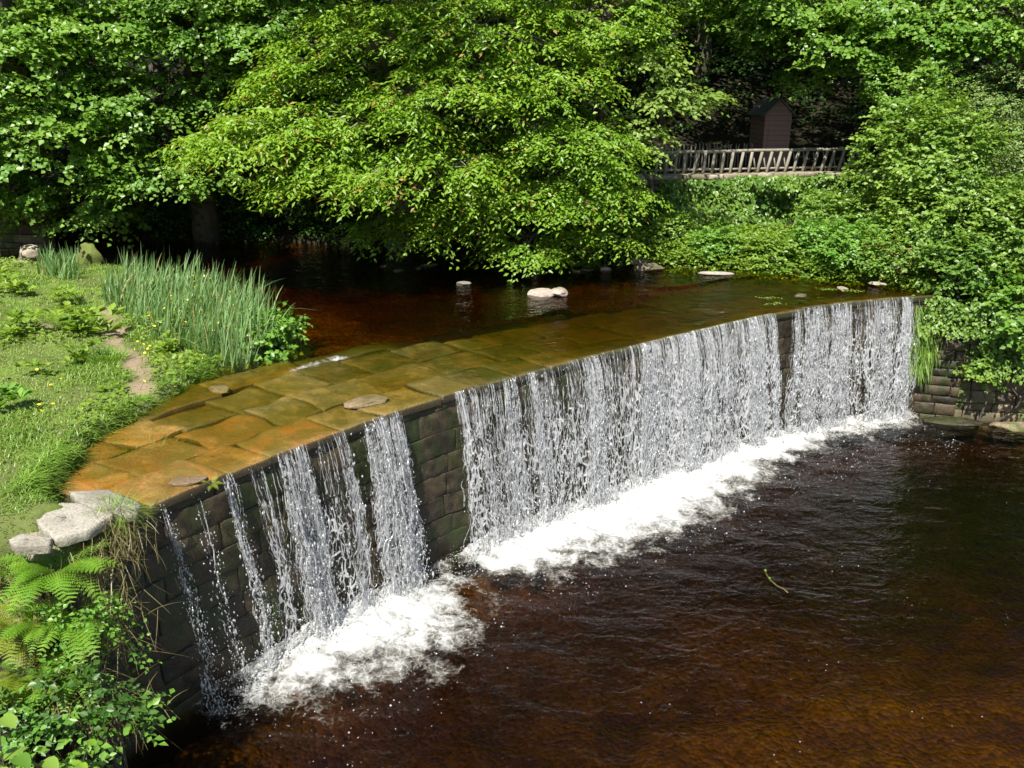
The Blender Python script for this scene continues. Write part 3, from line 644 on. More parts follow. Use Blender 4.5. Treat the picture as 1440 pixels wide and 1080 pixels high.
# bubbles adrift on the pool
cl = rng.uniform(0, 1, (20, 2)); cs = np.stack([rng.normal(0, .3, 5 * 20), rng.normal(0, .15, 5 * 20)], -1)
bx = np.repeat(cl[:, 0] * 14 - 3, 5) + cs[:, 0]; by = np.repeat(cl[:, 1] * 11 + 7.5, 5) + cs[:, 1]
k = dist_poly(bx, by, LOWER) < -.2; bx, by = bx[k], by[k]; n = len(bx); r = rng.uniform(.005, .013, n)
V = np.stack([bx, by, pool_z(bx, by) + .003], -1)[:, None] + OCT[0][None] * (r[:, None, None] * np.array((1, 1, .5)))
p = Part(); p.add(V.reshape(-1, 3), T=(np.arange(n)[:, None, None] * 6 + OCT[1][None]).reshape(-1, 3)); tag(p.build('bubbles', MAT['drops']), kind='stuff')

# white riffle where the river drops over the upper slab edge
s_ = np.arange(SW0 + 3.0, 8.4, .025); d_ = np.arange(-.05, .22, .018); Sg_, Dg = np.meshgrid(s_, d_); e_ = step_e(Sg_) - Dg
xr, yr = SE(Sg_, e_); on = sstep(-.15, .35, fbm(Sg_ * 1.1, 0 * Sg_ + 3, seed=66, oct=3)) * sstep(8.4, 6.5, Sg_ * 1.0) if False else np.clip(1.1 * fbm(Sg_ * 1.3, 0 * Sg_ + 3, seed=66, oct=3) + .35, 0, 1) * np.clip((8.4 - Sg_) / 2.5, 0, 1)
cv = on * (1 - np.abs(Dg - .05) / .14) * .75 - .1
fo2 = mk('foam', np.stack([xr, yr, water_top(Sg_, e_) + .012 + .012 * fbm(xr * 14, yr * 14, seed=67, oct=2)], -1), grid_faces(len(s_), len(d_)), MAT['foam'], attrs={'cover': cv}); tag(fo2, kind='stuff')

# ------------------------------------------------------------------ trees and shrubs
UPV = np.array([0, 0, 1.0])
def spray_leaves(part, C, D, Ls, leafL, aspect, droop, K=5, Mn=9, fan=1.0, odd=0.0, up=1.0, wide=.45, twigs=None, thick=.05, dw=.25, rl=.28):
    "sprays: flat fans of twigs with leaves set alternately along them"
    S_ = len(C); D = nrm(D); side = nrm(np.cross(D, UPV)); Ls = np.broadcast_to(Ls, (S_,))
    roll = rng.normal(0, rl, S_)[:, None]; nn = nrm(np.cross(side, D)); side = nrm(side + nn * roll)
    an = np.linspace(-1, 1, K)[None] * fan + rng.normal(0, .14, (S_, K)); off = rng.normal(0, thick, (S_, K)) * Ls[:, None]
    td = np.cos(an)[..., None] * D[:, None] + np.sin(an)[..., None] * side[:, None]
    tl = Ls[:, None] * (.55 + .45 * np.cos(an)) * rng.uniform(.7, 1.15, (S_, K))
    t = (np.arange(Mn)[None, None] + rng.uniform(.2, .9, (S_, K, Mn))) / Mn
    base = C[:, None, None] + td[:, :, None] * (tl[..., None] * t)[..., None] + UPV * (off[..., None] - droop * Ls[:, None, None] * t ** 2)[..., None]
    sgn = np.where((np.arange(Mn) % 2) == 0, 1, -1)[None, None, :, None] * rng.uniform(.4, 1.2, (S_, K, Mn, 1))
    sd = nrm(np.cross(td, UPV))[:, :, None]
    ld_ = td[:, :, None] * rng.uniform(.3, 1, (S_, K, Mn, 1)) + sd * sgn + UPV * (rng.normal(-.35 * droop * 3, .28, (S_, K, Mn)))[..., None]
    ln = UPV * up + rng.normal(0, .38, (S_, K, Mn, 3)) + D[:, None, None] * dw
    N = S_ * K * Mn; L = leafL * rng.uniform(.6, 1.15, N); a = np.repeat(rng.uniform(0, 1, S_), K * Mn) * .55 + rng.uniform(0, .45, N)
    a = np.where(rng.random(N) < odd * np.repeat(rng.uniform(0, 2, S_) ** 3, K * Mn), 2.0, a)
    leaves(part, base.reshape(-1, 3), ld_.reshape(-1, 3), ln.reshape(-1, 3), L, L * aspect, a, wide=wide)
    if twigs is not None:
        for i in twigs[1]:
            q = C[i] + D[i] * Ls[i] * np.linspace(-.1, .9, 4)[:, None] - UPV * (droop * Ls[i] * np.linspace(0, .95, 4) ** 2)[:, None]
            tube(twigs[0], q, np.linspace(.008, .003, 4), k=3, cap=False)
def lobe_pts(c, r, n, inner=.3, low=-.55):
    "points through a crown lobe, most of them in its outer skin"
    v = nrm(rng.normal(size=(n * 3, 3))); v = v[v[:, 2] > low][:n]; n = len(v)
    rad = np.where(rng.random(n) < inner, rng.uniform(.3, .8, n), rng.uniform(.8, 1.08, n)) * (1 + .38 * fbm(v[:, 0] * 2 + c[0], v[:, 1] * 2 + c[1], v[:, 2] * 2, seed=77, oct=2))
    return np.asarray(c) + v * rad[:, None] * np.asarray(r), v
def bend_line(A, B, n=7, sag=.1, jit=.06):
    A = np.asarray(A, float); B = np.asarray(B, float); t = np.linspace(0, 1, n)[:, None]; L = np.linalg.norm(B - A)
    q = A + (B - A) * t; q[:, 2] += (np.sin(t[:, 0] * math.pi) * sag * L); j = rng.normal(0, jit * L * .3, (n, 3)); j[0] = 0; j[-1] = 0
    return q + j * np.sin(t * math.pi)
def tree(name, label, base, top, trunk_r, lobes, mat, leafL=.13, aspect=.55, droop=.25, Ls=.9, K=5, Mn=9, odd=0.0, bark='bark', group='trees on the wooded bank', cat='tree', inner=.3, low=-.55, fan=1.0, fine=.25, sparse=1.05, limb=True, wide=.45, thick=.05, flat=.75, dw=.6, rl=.35):
    bz = float(ground(base[0], base[1])[0]) - .15; b = np.array((base[0], base[1], bz)); th = empty(name, b, label, cat, group)
    top = np.asarray(top, float); tr = Part(); q = bend_line(b, top, 9, 0, .12); rr = np.linspace(trunk_r, trunk_r * .35, 9); rr[0] *= 1.35
    tube(tr, q, rr, k=9); tr.build('trunk', MAT[bark], th)
    cr = Part(); lb = Part()
    for (c, r, n) in lobes:
        n = int(n * sparse); c = np.asarray(c, float); Cp, v = lobe_pts(c, r, n, inner, low)
        axis_ = np.array((top[0], top[1], c[2])); outd = v * np.array((1, 1, .35)) + .45 * nrm(c - axis_ + 1e-6) ; outd[:, 2] = np.clip(outd[:, 2], -.35, .3) * flat - .12
        m_ = ground(Cp[:, 0], Cp[:, 1]) + .12 < Cp[:, 2]; Cp, outd = Cp[m_], outd[m_]
        if limb:
            i = np.argmin(np.abs(q[:, 2] - (c[2] - .3 * r[2]))); s0 = q[max(i - 1, 1)]
            l = bend_line(s0, c, 8, .06, .12); tube(lb, l, np.linspace(max(trunk_r * .32, .03), .03, 8), k=6)
            for j in rng.choice(len(Cp), max(3, int(len(Cp) * fine)), replace=False):
                tube(lb, bend_line(l[rng.integers(4, 8)], Cp[j], 5, .05, .15), np.linspace(.026, .008, 5), k=4, cap=False)
        spray_leaves(cr, Cp, outd, Ls * rng.uniform(.65, 1.2, len(Cp)), leafL, aspect, droop, K, Mn, fan, odd, wide=wide, thick=thick, dw=dw, rl=rl)
    if limb: lb.build('branches', MAT[bark], th)
    cr.build('crown', MAT[mat], th); return th
def lob(px, py, Y, rx, ry, rz, n): return (P(px, py, Y), (rx, ry, rz), n)

# left sycamores
tree('sycamore_tree', 'tall dark green sycamore at the left edge of the photo above the low stone wall', (-13.2, 24.6), (-13, 24, 15), .38,
     [lob(10, 60, 22.6, 2.3, 1.8, 1.5, 150), lob(60, 190, 22.3, 1.7, 1.5, 1.2, 110), lob(-60, 260, 22.5, 1.8, 1.4, 1.1, 80), lob(150, 40, 23.2, 1.9, 1.6, 1.3, 110), lob(-150, 100, 22.5, 2.2, 2, 1.8, 90),
      ((-13, 23.4, 11.5), (3.4, 2.6, 2.2), 170), ((-14, 24, 14.8), (3, 2.6, 2.2), 90)], 'maple', leafL=.15, aspect=.95, droop=.22, odd=.0)
tree('sycamore_tree', 'sycamore with layered drooping sprays and a grey trunk, left of the bright overhanging tree', (-8.6, 25.2), (-7.6, 24.2, 14.5), .34,
     [lob(270, 30, 23.4, 1.9, 1.5, 1.2, 120), lob(180, 150, 22.8, 1.5, 1.3, .9, 85), lob(390, 20, 23.2, 1.7, 1.4, 1.2, 100), lob(225, 250, 22.6, 1.2, 1.1, .75, 60), lob(330, 120, 23.8, 1.4, 1.2, .8, 55), lob(110, 290, 23.2, 1.4, 1.0, .6, 50), lob(480, 90, 23.4, 1.5, 1.2, 1, 60),
      ((-7.6, 23.2, 10.8), (3.3, 2.5, 1.9), 150), ((-7.3, 24, 14), (3, 2.6, 2.2), 90)], 'maple', leafL=.14, aspect=.85, droop=.25)
# bright overhanging tree in the middle
tree('beech_tree', 'bright yellow green tree whose long boughs hang low over the brown river', (-2.9, 24.0), (-1.6, 22.3, 15), .40,
     [lob(400, 190, 20.6, 1.6, 1.2, .62, 110), lob(330, 205, 20.4, 1.0, .9, .42, 55), lob(470, 255, 20.0, 1.2, .95, .40, 80), lob(520, 180, 20.6, 1.6, 1.2, .75, 110), lob(600, 240, 20.2, 1.5, 1.1, .55, 110),
      lob(640, 140, 20.8, 1.8, 1.3, .85, 120), lob(540, 60, 21.4, 2.0, 1.4, 1.0, 130), lob(700, 50, 21.4, 1.8, 1.4, 1.0, 110), lob(440, 110, 21.6, 1.4, 1.2, .7, 70),
      lob(700, 282, 20.4, 1.1, .8, .45, 60), lob(640, 312, 21.0, 1.3, .8, .45, 50), lob(560, 320, 21.8, 1.2, .8, .4, 30),
      ((-2.2, 20.8, 9.9), (2.8, 2.0, 1.3), 150), ((-2, 22.2, 12.4), (3.2, 2.6, 1.8), 130), ((-1.5, 22.6, 15), (2.6, 2.4, 1.8), 70)], 'beech', leafL=.165, aspect=.42, droop=.34, Ls=.85, odd=.02, bark='greybark', fine=.5, thick=.035, dw=.3, rl=.25)
tree('beech_tree', 'rounder bright green tree standing on the far bank left of the rustic fence', (2.4, 24.0), (2.4, 23.6, 13.5), .26,
     [lob(770, 120, 20.8, 1.3, 1.1, .8, 80), lob(800, 210, 20.7, 1.3, 1.0, .65, 90), lob(775, 278, 20.7, 1.1, .8, .6, 75), lob(735, 350, 20.5, .75, .6, .2, 34), lob(850, 270, 21.0, .8, .8, .8, 65), lob(820, 20, 21.6, 1.6, 1.3, 1.0, 90), lob(835, 334, 21.0, .9, .6, .35, 40), lob(700, 240, 21.6, 1.3, .8, .8, 60),
      ((1.9, 22.4, 10.4), (2.0, 1.6, 1.5), 110), lob(880, 60, 21.8, .8, .8, .9, 50), ((2.8, 22.4, 12.8), (2.6, 2.2, 1.7), 80)], 'beech', leafL=.13, aspect=.5, droop=.3, Ls=.75, odd=.01, thick=.05)
tree('lime_tree', 'slender pale leaved tree with a few light hanging branches left of the brown shed', (3.4, 23.4), (3.6, 23.0, 9.3), .07,
     [lob(905, 190, 21.4, .45, .45, .55, 24), lob(950, 140, 21.3, .7, .5, .32, 26), lob(925, 90, 21.4, .5, .5, .4, 22), lob(995, 135, 21.3, .35, .4, .14, 9), ((3.4, 22.4, 9.4), (1.0, 1, .7), 30)], 'pale', leafL=.15, aspect=.62, droop=.34, Ls=.6, K=4, Mn=6, fine=.6)
# dark trees behind and above the shed
tree('maple_tree', 'dark maple arching over the brown shed, its lowest bough catching the sun', (13.2, 30.5), (10.2, 27.0, 15), .36,
     [lob(1120, 45, 24.9, 1.3, 1.1, .62, 80), lob(1060, 20, 25.3, 1.4, 1.2, .6, 60), lob(1010, -10, 25, 2.2, 1.6, .9, 60), lob(1180, 78, 23.9, .7, .7, .22, 18), lob(1135, 110, 25.2, .6, .6, .25, 9), ((7.4, 25.9, 10.8), (3.0, 1.8, 1.3), 140), ((8.2, 25.6, 13), (3.6, 2.8, 2.2), 140), ((10, 28, 16), (3.6, 3, 2.4), 80)], 'maple', leafL=.15, aspect=.9, droop=.24)
tree('maple_tree', 'maple at the upper right with sunlit sprays in front of deep shade', (15.6, 28), (14.4, 26.2, 15), .36,
     [lob(1300, 45, 24, 1.1, .9, .42, 50), lob(1390, 60, 24, 1.0, .9, .5, 46), lob(1420, 10, 24.4, 1.5, 1.2, .7, 70), lob(1250, 10, 24.8, 1.5, 1.1, .6, 55), lob(1235, 72, 24.6, .8, .6, .25, 16), ((12.6, 24.6, 11), (3.2, 2, 1.4), 130), ((14, 26, 13.6), (3.8, 2.8, 2.2), 140), ((17, 24, 12), (3, 2.6, 2.2), 80)], 'maple', leafL=.14, aspect=.9, droop=.24)
# shady trees deeper in the wood
wood = [(-19, 27, 5.0), (-12, 30, 5.2), (-5.5, 29, 5.4), (1, 30, 5.2), (6.6, 33.5, 5.0), (13, 34, 5.2), (20, 31, 5.0), (-24, 34, 5), (-9, 37, 5.5), (-1, 38, 5.5), (6, 41, 5.5), (15, 42, 5.5), (24, 38, 5.5), (-17, 41, 5.5)]
wl_ = ['at the far left behind the sycamores', 'behind the left sycamore', 'directly behind the overhanging tree', 'behind the left end of the rustic fence', 'behind the brown shed', 'right of the brown shed', 'at the far right of the wood']
for i, (x, y, r) in enumerate(wood):
    z = float(ground(x, y)[0]); cc = []
    for k in range(6):
        q = np.array((x, y, z)) + np.array((rng.uniform(-3, 3), rng.uniform(-2.5, 1.5), rng.uniform(3.2, 11.5))); cc.append((q, (2.6, 2.2, 1.6), 55))
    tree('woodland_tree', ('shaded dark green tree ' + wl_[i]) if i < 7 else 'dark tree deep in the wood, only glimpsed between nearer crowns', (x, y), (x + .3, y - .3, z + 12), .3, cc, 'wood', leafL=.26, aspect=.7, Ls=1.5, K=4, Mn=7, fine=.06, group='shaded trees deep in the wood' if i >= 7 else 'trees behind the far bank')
# understorey that fills the dark between trunks
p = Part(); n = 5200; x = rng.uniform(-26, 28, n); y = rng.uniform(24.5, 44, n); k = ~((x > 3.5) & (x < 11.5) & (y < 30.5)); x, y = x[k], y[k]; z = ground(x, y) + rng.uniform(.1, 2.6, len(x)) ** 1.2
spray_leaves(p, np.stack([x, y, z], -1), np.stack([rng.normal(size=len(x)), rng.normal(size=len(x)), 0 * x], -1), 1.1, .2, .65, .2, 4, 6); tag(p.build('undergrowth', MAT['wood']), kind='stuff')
p = Part(); n = 900; x = rng.uniform(-26, 1.2, n); y = rng.uniform(0, 1, n) ** 1.5 * 2.2 + np.interp(x, [-26, -12, -6, -3, 0, 1.4], [27.2, 25.4, 24.7, 23.3, 21.8, 21.5]); z = ground(x, y) + rng.uniform(.05, 1.3, n)
spray_leaves(p, np.stack([x, y, z], -1), np.stack([rng.normal(size=n), -np.ones(n), 0 * x], -1), .6, .13, .6, .3, 4, 6); tag(p.build('bank_undergrowth', MAT['maple2']), kind='stuff')

def bush(label, c, r, n, mat, leafL=.08, aspect=.6, droop=.2, Ls=.45, K=4, Mn=7, odd=0.0, group='bushes on the right bank', name='bush', low=-.4, inner=.25, stems=5, flat=1.0, cat='bush'):
    "c: crown centre; the stems start on the ground below it"
    c = np.asarray(c, float); gz = float(ground(c[0], c[1])[0]); th = empty(name, (c[0], c[1], min(gz, c[2]) - .05), label, cat, group)
    p = Part(); 
    for k in range(stems):
        tgt = c + rng.uniform(-.6, .6, 3) * np.asarray(r); tube(p, bend_line((c[0], c[1], min(gz, c[2]) - .1), tgt, 6, 0, .2), np.linspace(.03, .008, 6), k=5)
    p.build('stem', MAT['bark'], th)
    Cp, v = lobe_pts(c, r, n, inner, low); d = v + np.array((0, 0, .25)) + rng.normal(0, .25, v.shape); d[:, 2] = np.clip(d[:, 2], -.5, .6)
    k = Cp[:, 2] > ground(Cp[:, 0], Cp[:, 1]) + .03; Cp, d = Cp[k], d[k]
    p = Part(); spray_leaves(p, Cp, d, Ls * rng.uniform(.6, 1.3, len(Cp)), leafL, aspect, droop, K, Mn, 1.1, odd, up=.7, dw=1.0, rl=.9, thick=.14); p.build('foliage', MAT[mat], th); return th
RB = 'bushes on the right bank'
bush('large sunlit bush with small yellow green leaves just right of the rustic fence', P(1305, 225, 21.5), (1.4, 1.3, 1.2), 300, 'shrub', .135)
bush('bush over the right end of the rustic fence with leafy arching shoots', P(1275, 125, 23.6), (1.0, 1.0, .9), 150, 'maple', .13)
bush('greyish green bush with pinkish tips at the upper right', P(1385, 160, 23.4), (1.4, 1.2, 1.0), 300, 'grey', .075, .5, odd=.02)
bush('pale grey green bush at the right edge above the big bushes', P(1450, 230, 22.3), (1.3, 1.2, 1.1), 230, 'grey', .08, .5, odd=.01)
bush('tall bush in the middle of the right bank slope, in full sun', P(1330, 300, 20.6), (1.4, 1.1, .95), 290, 'shrub', .125, odd=.0)
bush('dark glossy bush at the right edge of the photo halfway up', P(1440, 330, 19.8), (1.2, 1.0, .95), 250, 'ivy', .13, .7)
bush('low bush beside the water just above the far end of the weir', P(1210, 350, 20.8), (1.0, .7, .5), 130, 'marsh', .12)
bush('bush hanging over the dark wall at the far end of the weir', P(1350, 372, 19.2), (.8, .6, .5), 130, 'ivy', .12, .65, low=-.9)
bush('broad leaved bush spilling over the wall at the right edge', P(1430, 430, 18.5), (.8, .6, .62), 170, 'maple', .15, .7, low=-.95)
bush('small trailing shrub low on the golden wall, its leaves bright green', P(1385, 520, 18.35), (.32, .22, .30), 36, 'shrub', .12, .7, low=-1, Ls=.3, stems=2)
bush('thorny bush with bare brown stems at the end of the weir crest', P(1270, 360, 19.9), (.7, .5, .55), 100, 'shrub', .085, odd=.03, stems=14)

# ivy on the terrace wall, rustic fence, shed
FA, FB = P(918, 246, 24.0), P(1215, 222, 24.9)
ZW = float(FA[2]) - .02
wall_thing('terrace_wall', 'pale capped stone wall under the rustic fence, its face buried in ivy', (FA[0] - .4, 24.0), (16.5, 26.3), 2.6, ZW - .14, MAT['wallstone'], 41, cap=(.14, MAT['tan_stone']), depth=.5)
def ivy_patch(label, A, B, z0, z1, n, mat, leafL, bulge=.5, seed=0, name='ivy', out=.12, aspect=.9):
    f, L = line_frame(A, B); s = rng.uniform(0, L, n); z = z0 + (z1 - z0) * rng.uniform(0, 1, n)
    d = np.abs(rng.normal(0, .12, n)) + out + bulge * np.clip(fbm(s * .9, z * 1.1, seed=seed, oct=4) + .2, -.1, 1.2) * sstep(0, .35, (z1 - z) / max(z1 - z0, .1) + .12) + .8 * bulge * sstep(.6, 1.0, 1 - (z - z0) / (z1 - z0))
    x, y = f(s, d); pos = np.stack([x, y, z + .06 * vnoise(s * 3, z * 0, seed=seed)], -1); _, L2 = A, L
    nv = np.array((f(0, 1)[0] - f(0, 0)[0], f(0, 1)[1] - f(0, 0)[1], 0)); dr = rng.normal(0, .5, (n, 3)) + np.array((0, 0, -.8)) + nv * .35
    nn = nv * .8 + UPV * .65 + rng.normal(0, .33, (n, 3)); Lf = leafL * rng.uniform(.55, 1.15, n)
    th = empty(name, (A[0], A[1], z0), label, 'climbing plant'); p = Part(); leaves(p, pos, dr, nn, Lf, Lf * aspect, rng.random(n) * .6 + .4 * (fbm(x, z, seed=seed + 3, oct=2) * .5 + .5), wide=.35); p.build('foliage', MAT[mat], th)
    p = Part()
    for k in range(int(L * 2)):
        a = rng.uniform(0, L); zz = np.linspace(z0, z1 - .1, 6); x, y = f(a + np.cumsum(rng.normal(0, .12, 6)), np.full(6, .03)); tube(p, np.stack([x, y, zz], -1), np.linspace(.02, .007, 6), k=4)
    p.build('stem', MAT['bark'], th)
ivy_patch('thick sunlit ivy covering the terrace wall below the rustic fence', (FA[0] + .1, 23.98), (14.5, 25.95), 3.05, ZW - .06, 24000, 'ivy', .13, bulge=.75, seed=4)
ivy_patch('glossy ivy hanging over the dark wall at the far end of the weir', (8.95, 18.85), (10.2, 18.42), 2.0, 2.75, 900, 'ivy', .085, bulge=.22, seed=6)
ivy_patch('ivy and leafy growth trailing down the golden wall at the right edge', (10.2, 18.5), (15, 17.4), 1.15, 2.6, 5200, 'ivy', .09, bulge=.3, seed=7)

th = empty('rustic_fence', (FA[0], FA[1], ZW), 'weathered rustic fence of leaning posts under one long rail, above the ivy wall', 'fence')
fl = lambda t: np.array((FA[0] + (FB[0] - FA[0]) * t, FA[1] + .25 + (FB[1] - FA[1] + .3) * t, ZW))
zt = float(P(918, 215, 24.2)[2]); p = Part(); q = np.array([fl(t) for t in np.linspace(-.02, 1.06, 12)]); q[:, 2] = np.linspace(zt, zt + .02, 12) + rng.normal(0, .008, 12); tube(p, q, .045, k=7); p.build('rail', MAT['greybark'], th)
p = Part(); q = q.copy(); q[:, 2] = ZW + .10; q[:, 1] += .05; tube(p, q, .03, k=6); p.build('rail', MAT['greybark'], th)
for k in range(23):
    t = (k + .4) / 22.5; a = fl(t); lean = .03 + .13 * t + rng.normal(0, .02); b = a + np.array((lean, -.01, zt - ZW - .02)); a[2] -= .12; p = Part(); tube(p, [a, (a + b) / 2 + rng.normal(0, .008, 3), b], [.046, .042, .04], k=6); p.build('post', MAT['greybark'], th)
for k in range(11):
    t = .48 + k * .05; a = fl(t) + np.array((.16, .10, -.1)); b = fl(t) + np.array((.02, .10, zt - ZW - .03)); p = Part(); tube(p, [a, b], .022, k=5); p.build('brace', MAT['greybark'], th)
th = empty('picket_fence', (P(930, 212, 26.5)[0], 26.5, 4.5), 'low grey picket fence in the shade behind the rustic fence', 'fence')
A_, B_ = P(925, 212, 26.5), P(1056, 208, 26.5); p = Part()
for t in np.linspace(0, 1, 26):
    c = A_ + (B_ - A_) * t; c[2] = 4.4; tube(p, [c, c + (rng.normal(0, .02), 0, .95 + rng.normal(0, .03)), c + (rng.normal(0, .02), 0, 1.02)], [.024, .022, .004], k=4)
p.build('pickets', MAT['greybark'], th)
p = Part(); tube(p, [A_ * (1, 1, 0) + (0, .03, 5.15), B_ * (1, 1, 0) + (0, .03, 5.15)], .02, k=4); tube(p, [A_ * (1, 1, 0) + (0, .03, 4.7), B_ * (1, 1, 0) + (0, .03, 4.7)], .02, k=4); p.build('rails', MAT['greybark'], th)
# shed
m = M('shed_boards'); v = m.pos(); bz = m.n('ShaderNodeSeparateXYZ', {0: v}).outputs[2]; n1 = m.noise(m.scale(v, 1, 1, 6), 5, 4)
ln = m.math('PINGPONG', m.math('MULTIPLY', bz, 1.0), .07)
c = m.mix(n1, (.28, .15, .13), (.48, .30, .27)); c = m.mix(m.ramp(ln, .008, .0), c, (.05, .03, .025))
MAT['boards'] = m.done(m.prin(Base_Color=c, Roughness=.85, Normal=m.bump(ln, .6, .02)))
MAT['roof'] = stone_mat('grey_roof_felt', (.16, .16, .16), (.34, .33, .32))
def box(part, x0, x1, y0, y1, z0, z1, a=0.0):
    V = [(x, y, z) for z in (z0, z1) for (x, y) in ((x0, y0), (x1, y0), (x1, y1), (x0, y1))]
    part.add(V, Q=[(3, 2, 1, 0), (4, 5, 6, 7), (0, 1, 5, 4), (1, 2, 6, 5), (2, 3, 7, 6), (3, 0, 4, 7)], a=a)
sx0, sx1 = P(1075, 180, 27)[0], P(1112, 180, 27)[0]; szt = float(P(1085, 160, 27)[2]); sgz = float(ground(sx0, 27.5)[0])
th = empty('shed', (sx0, 27, sgz), 'small reddish brown boarded shed with a pitched roof in the dappled shade behind the fence', 'shed')
mx = (sx0 + sx1) / 2; zp = szt + .38
p = Part(); yy = (27.0, 28.6); V = [(x, y, z) for y in yy for (x, z) in ((sx0, sgz - .2), (sx1, sgz - .2), (sx1, szt), (mx, zp), (sx0, szt))]
p.add(V, Q=[(0, 1, 2, 4), (6, 5, 9, 7), (5, 0, 4, 9), (1, 6, 7, 2)], T=[(4, 2, 3), (7, 9, 8)]); p.build('wall', MAT['boards'], th, smooth=False)
p = Part(); w_ = .05
for sg_ in (-1, 1):
    ex_ = mx + sg_ * ((sx1 - sx0) / 2 + .10); ez = zp - (zp - szt) * (abs(ex_ - mx) / ((sx1 - sx0) / 2))
    V = [(x, y, z + dz) for dz in (.01, .01 + w_) for (x, z) in ((mx, zp), (ex_, ez)) for y in (26.85, 28.75)]
    p.add(V, Q=[(0, 1, 3, 2), (4, 6, 7, 5), (0, 2, 6, 4), (2, 3, 7, 6), (3, 1, 5, 7), (1, 0, 4, 5)])
p.build('roof', MAT['roof'], th, smooth=False)
p = Part(); box(p, sx0 + .12, sx0 + .62, 26.97, 27.0, sgz, szt - .25); d_ = p.build('door', MAT['boards'], th, smooth=False)
# left low wall and rubble
wall_thing('garden_wall', 'old stone wall in shade at the left edge under the sycamore', (-22, 24.6), (-12.3, 23.4), 2.6, 3.75, MAT['wallstone'], 51, cap=(.2, MAT['wallstone']))
p = Part(); th = empty('mossy_boulder', (*P(125, 372, 21.8)[:2], 2.9), 'square yellow green mossy boulder behind the small iris clump', 'boulder'); rock(p, P(127, 366, 21.6), (.36, .3, .42), 5, a=.5); p.build('stone', stone_mat('moss_stone', (.09, .09, .03), (.17, .16, .05), moss=(.08, .11, .015), mamt=.8), th)
for i, (a, b, r, l) in enumerate([(18, 374, (.5, .35, .16), 'flat reddish stone in front of the garden wall at the left edge'), (42, 357, (.3, .3, .22), 'upright pale stone leaning at the end of the garden wall'), (45, 384, (.45, .3, .12), 'long low stone in the grass below the garden wall')]):
    o = Part(); c = P(a, b, 21.2 + .5 * (i == 1)); rock(o, c, r, 60 + i, a=rng.random()); o = o.build('stone', MAT['tan_stone']); tag(o, l, 'stone', 'stones by the garden wall')
# ------------------------------------------------------------------ grass, lawn plants
def inside(n, x0, x1, y0, y1): return rng.uniform(x0, x1, n), rng.uniform(y0, y1, n)
def lawn_ok(x, y, m_=.03): return (dist_poly(x, y, UPPER) > m_) & (dist_poly(x, y, LOWER) > m_) & (x < 2) & (y < 22)
FLAGS = [[U(a, b, 3.0) for a, b in f_] for f_ in ([(98, 690), (150, 686), (200, 708), (188, 722), (150, 722), (105, 702)], [(42, 722), (80, 706), (112, 706), (160, 722), (128, 742), (78, 756), (60, 742)], [(12, 758), (30, 750), (72, 754), (70, 764), (20, 768)])]
n = 260000; x = -3.4 - np.abs(rng.uniform(0, 1, n)) ** 1.15 * 12; y = 7.4 + rng.uniform(0, 1, n) ** 1.25 * 13.5
k = lawn_ok(x, y); x, y = x[k], y[k]; so = soilness(x, y); pat = fbm(x * 1.1, y * 1.1, seed=71, oct=4)
k = (rng.random(len(x)) > so * .97) & (rng.random(len(x)) < .55 + .6 * sstep(-.5, .3, pat)) & (np.min([dist_poly(x, y, f_) for f_ in FLAGS], 0) > .02); x, y, pat = x[k], y[k], pat[k]; n = len(x)
rough = sstep(.0, .8, fbm(x * .8 + 9, y * .8, seed=73, oct=3) + .35 * sstep(13, 16, y)); du_ = dist_poly(x, y, UPPER); rough = np.maximum(rough, 1 - sstep(.05, .5, du_))
L = rng.uniform(.03, .075, n) * (1 + 1.0 * rough); dvec = rng.normal(0, .35, (n, 3)); dvec[:, 2] = 1
hue = np.clip(.5 + .45 * fbm(x * .9, y * .9, seed=75, oct=3) + rng.normal(0, .18, n), 0, 1); hue = np.where(rng.random(n) < .03, 2.0, hue)
p = Part(); blades(p, np.stack([x, y, ground(x, y) - .01], -1), dvec, L, .010 + .004 * rough, rng.uniform(.2, .9, n), hue, seg=2); tag(p.build('lawn_grass', MAT['grass']), kind='stuff')
# overhanging edge grass
n = 6500; t = rng.uniform(0, 1, n); ex = np.interp(t, np.linspace(0, 1, 7), [q[0] for q in UPL[:7]]); ey = np.interp(t, np.linspace(0, 1, 7), [q[1] for q in UPL[:7]])
x = ex - rng.uniform(.02, .3, n); y = ey + rng.normal(0, .1, n); k = (dist_poly(x, y, UPPER) > .02) & (fbm(x * 2, y * 2, seed=8) > -.5); x, y = x[k], y[k]; n = len(x)
p = Part(); dv = rng.normal(0, .5, (n, 3)); dv[:, 0] += .35; dv[:, 2] = .8; blades(p, np.stack([x, y, ground(x, y) - .01], -1), dv, rng.uniform(.06, .17, n), .010, rng.uniform(.4, 1.3, n), rng.random(n), seg=4); tag(p.build('edge_grass', MAT['tuft']), kind='stuff')
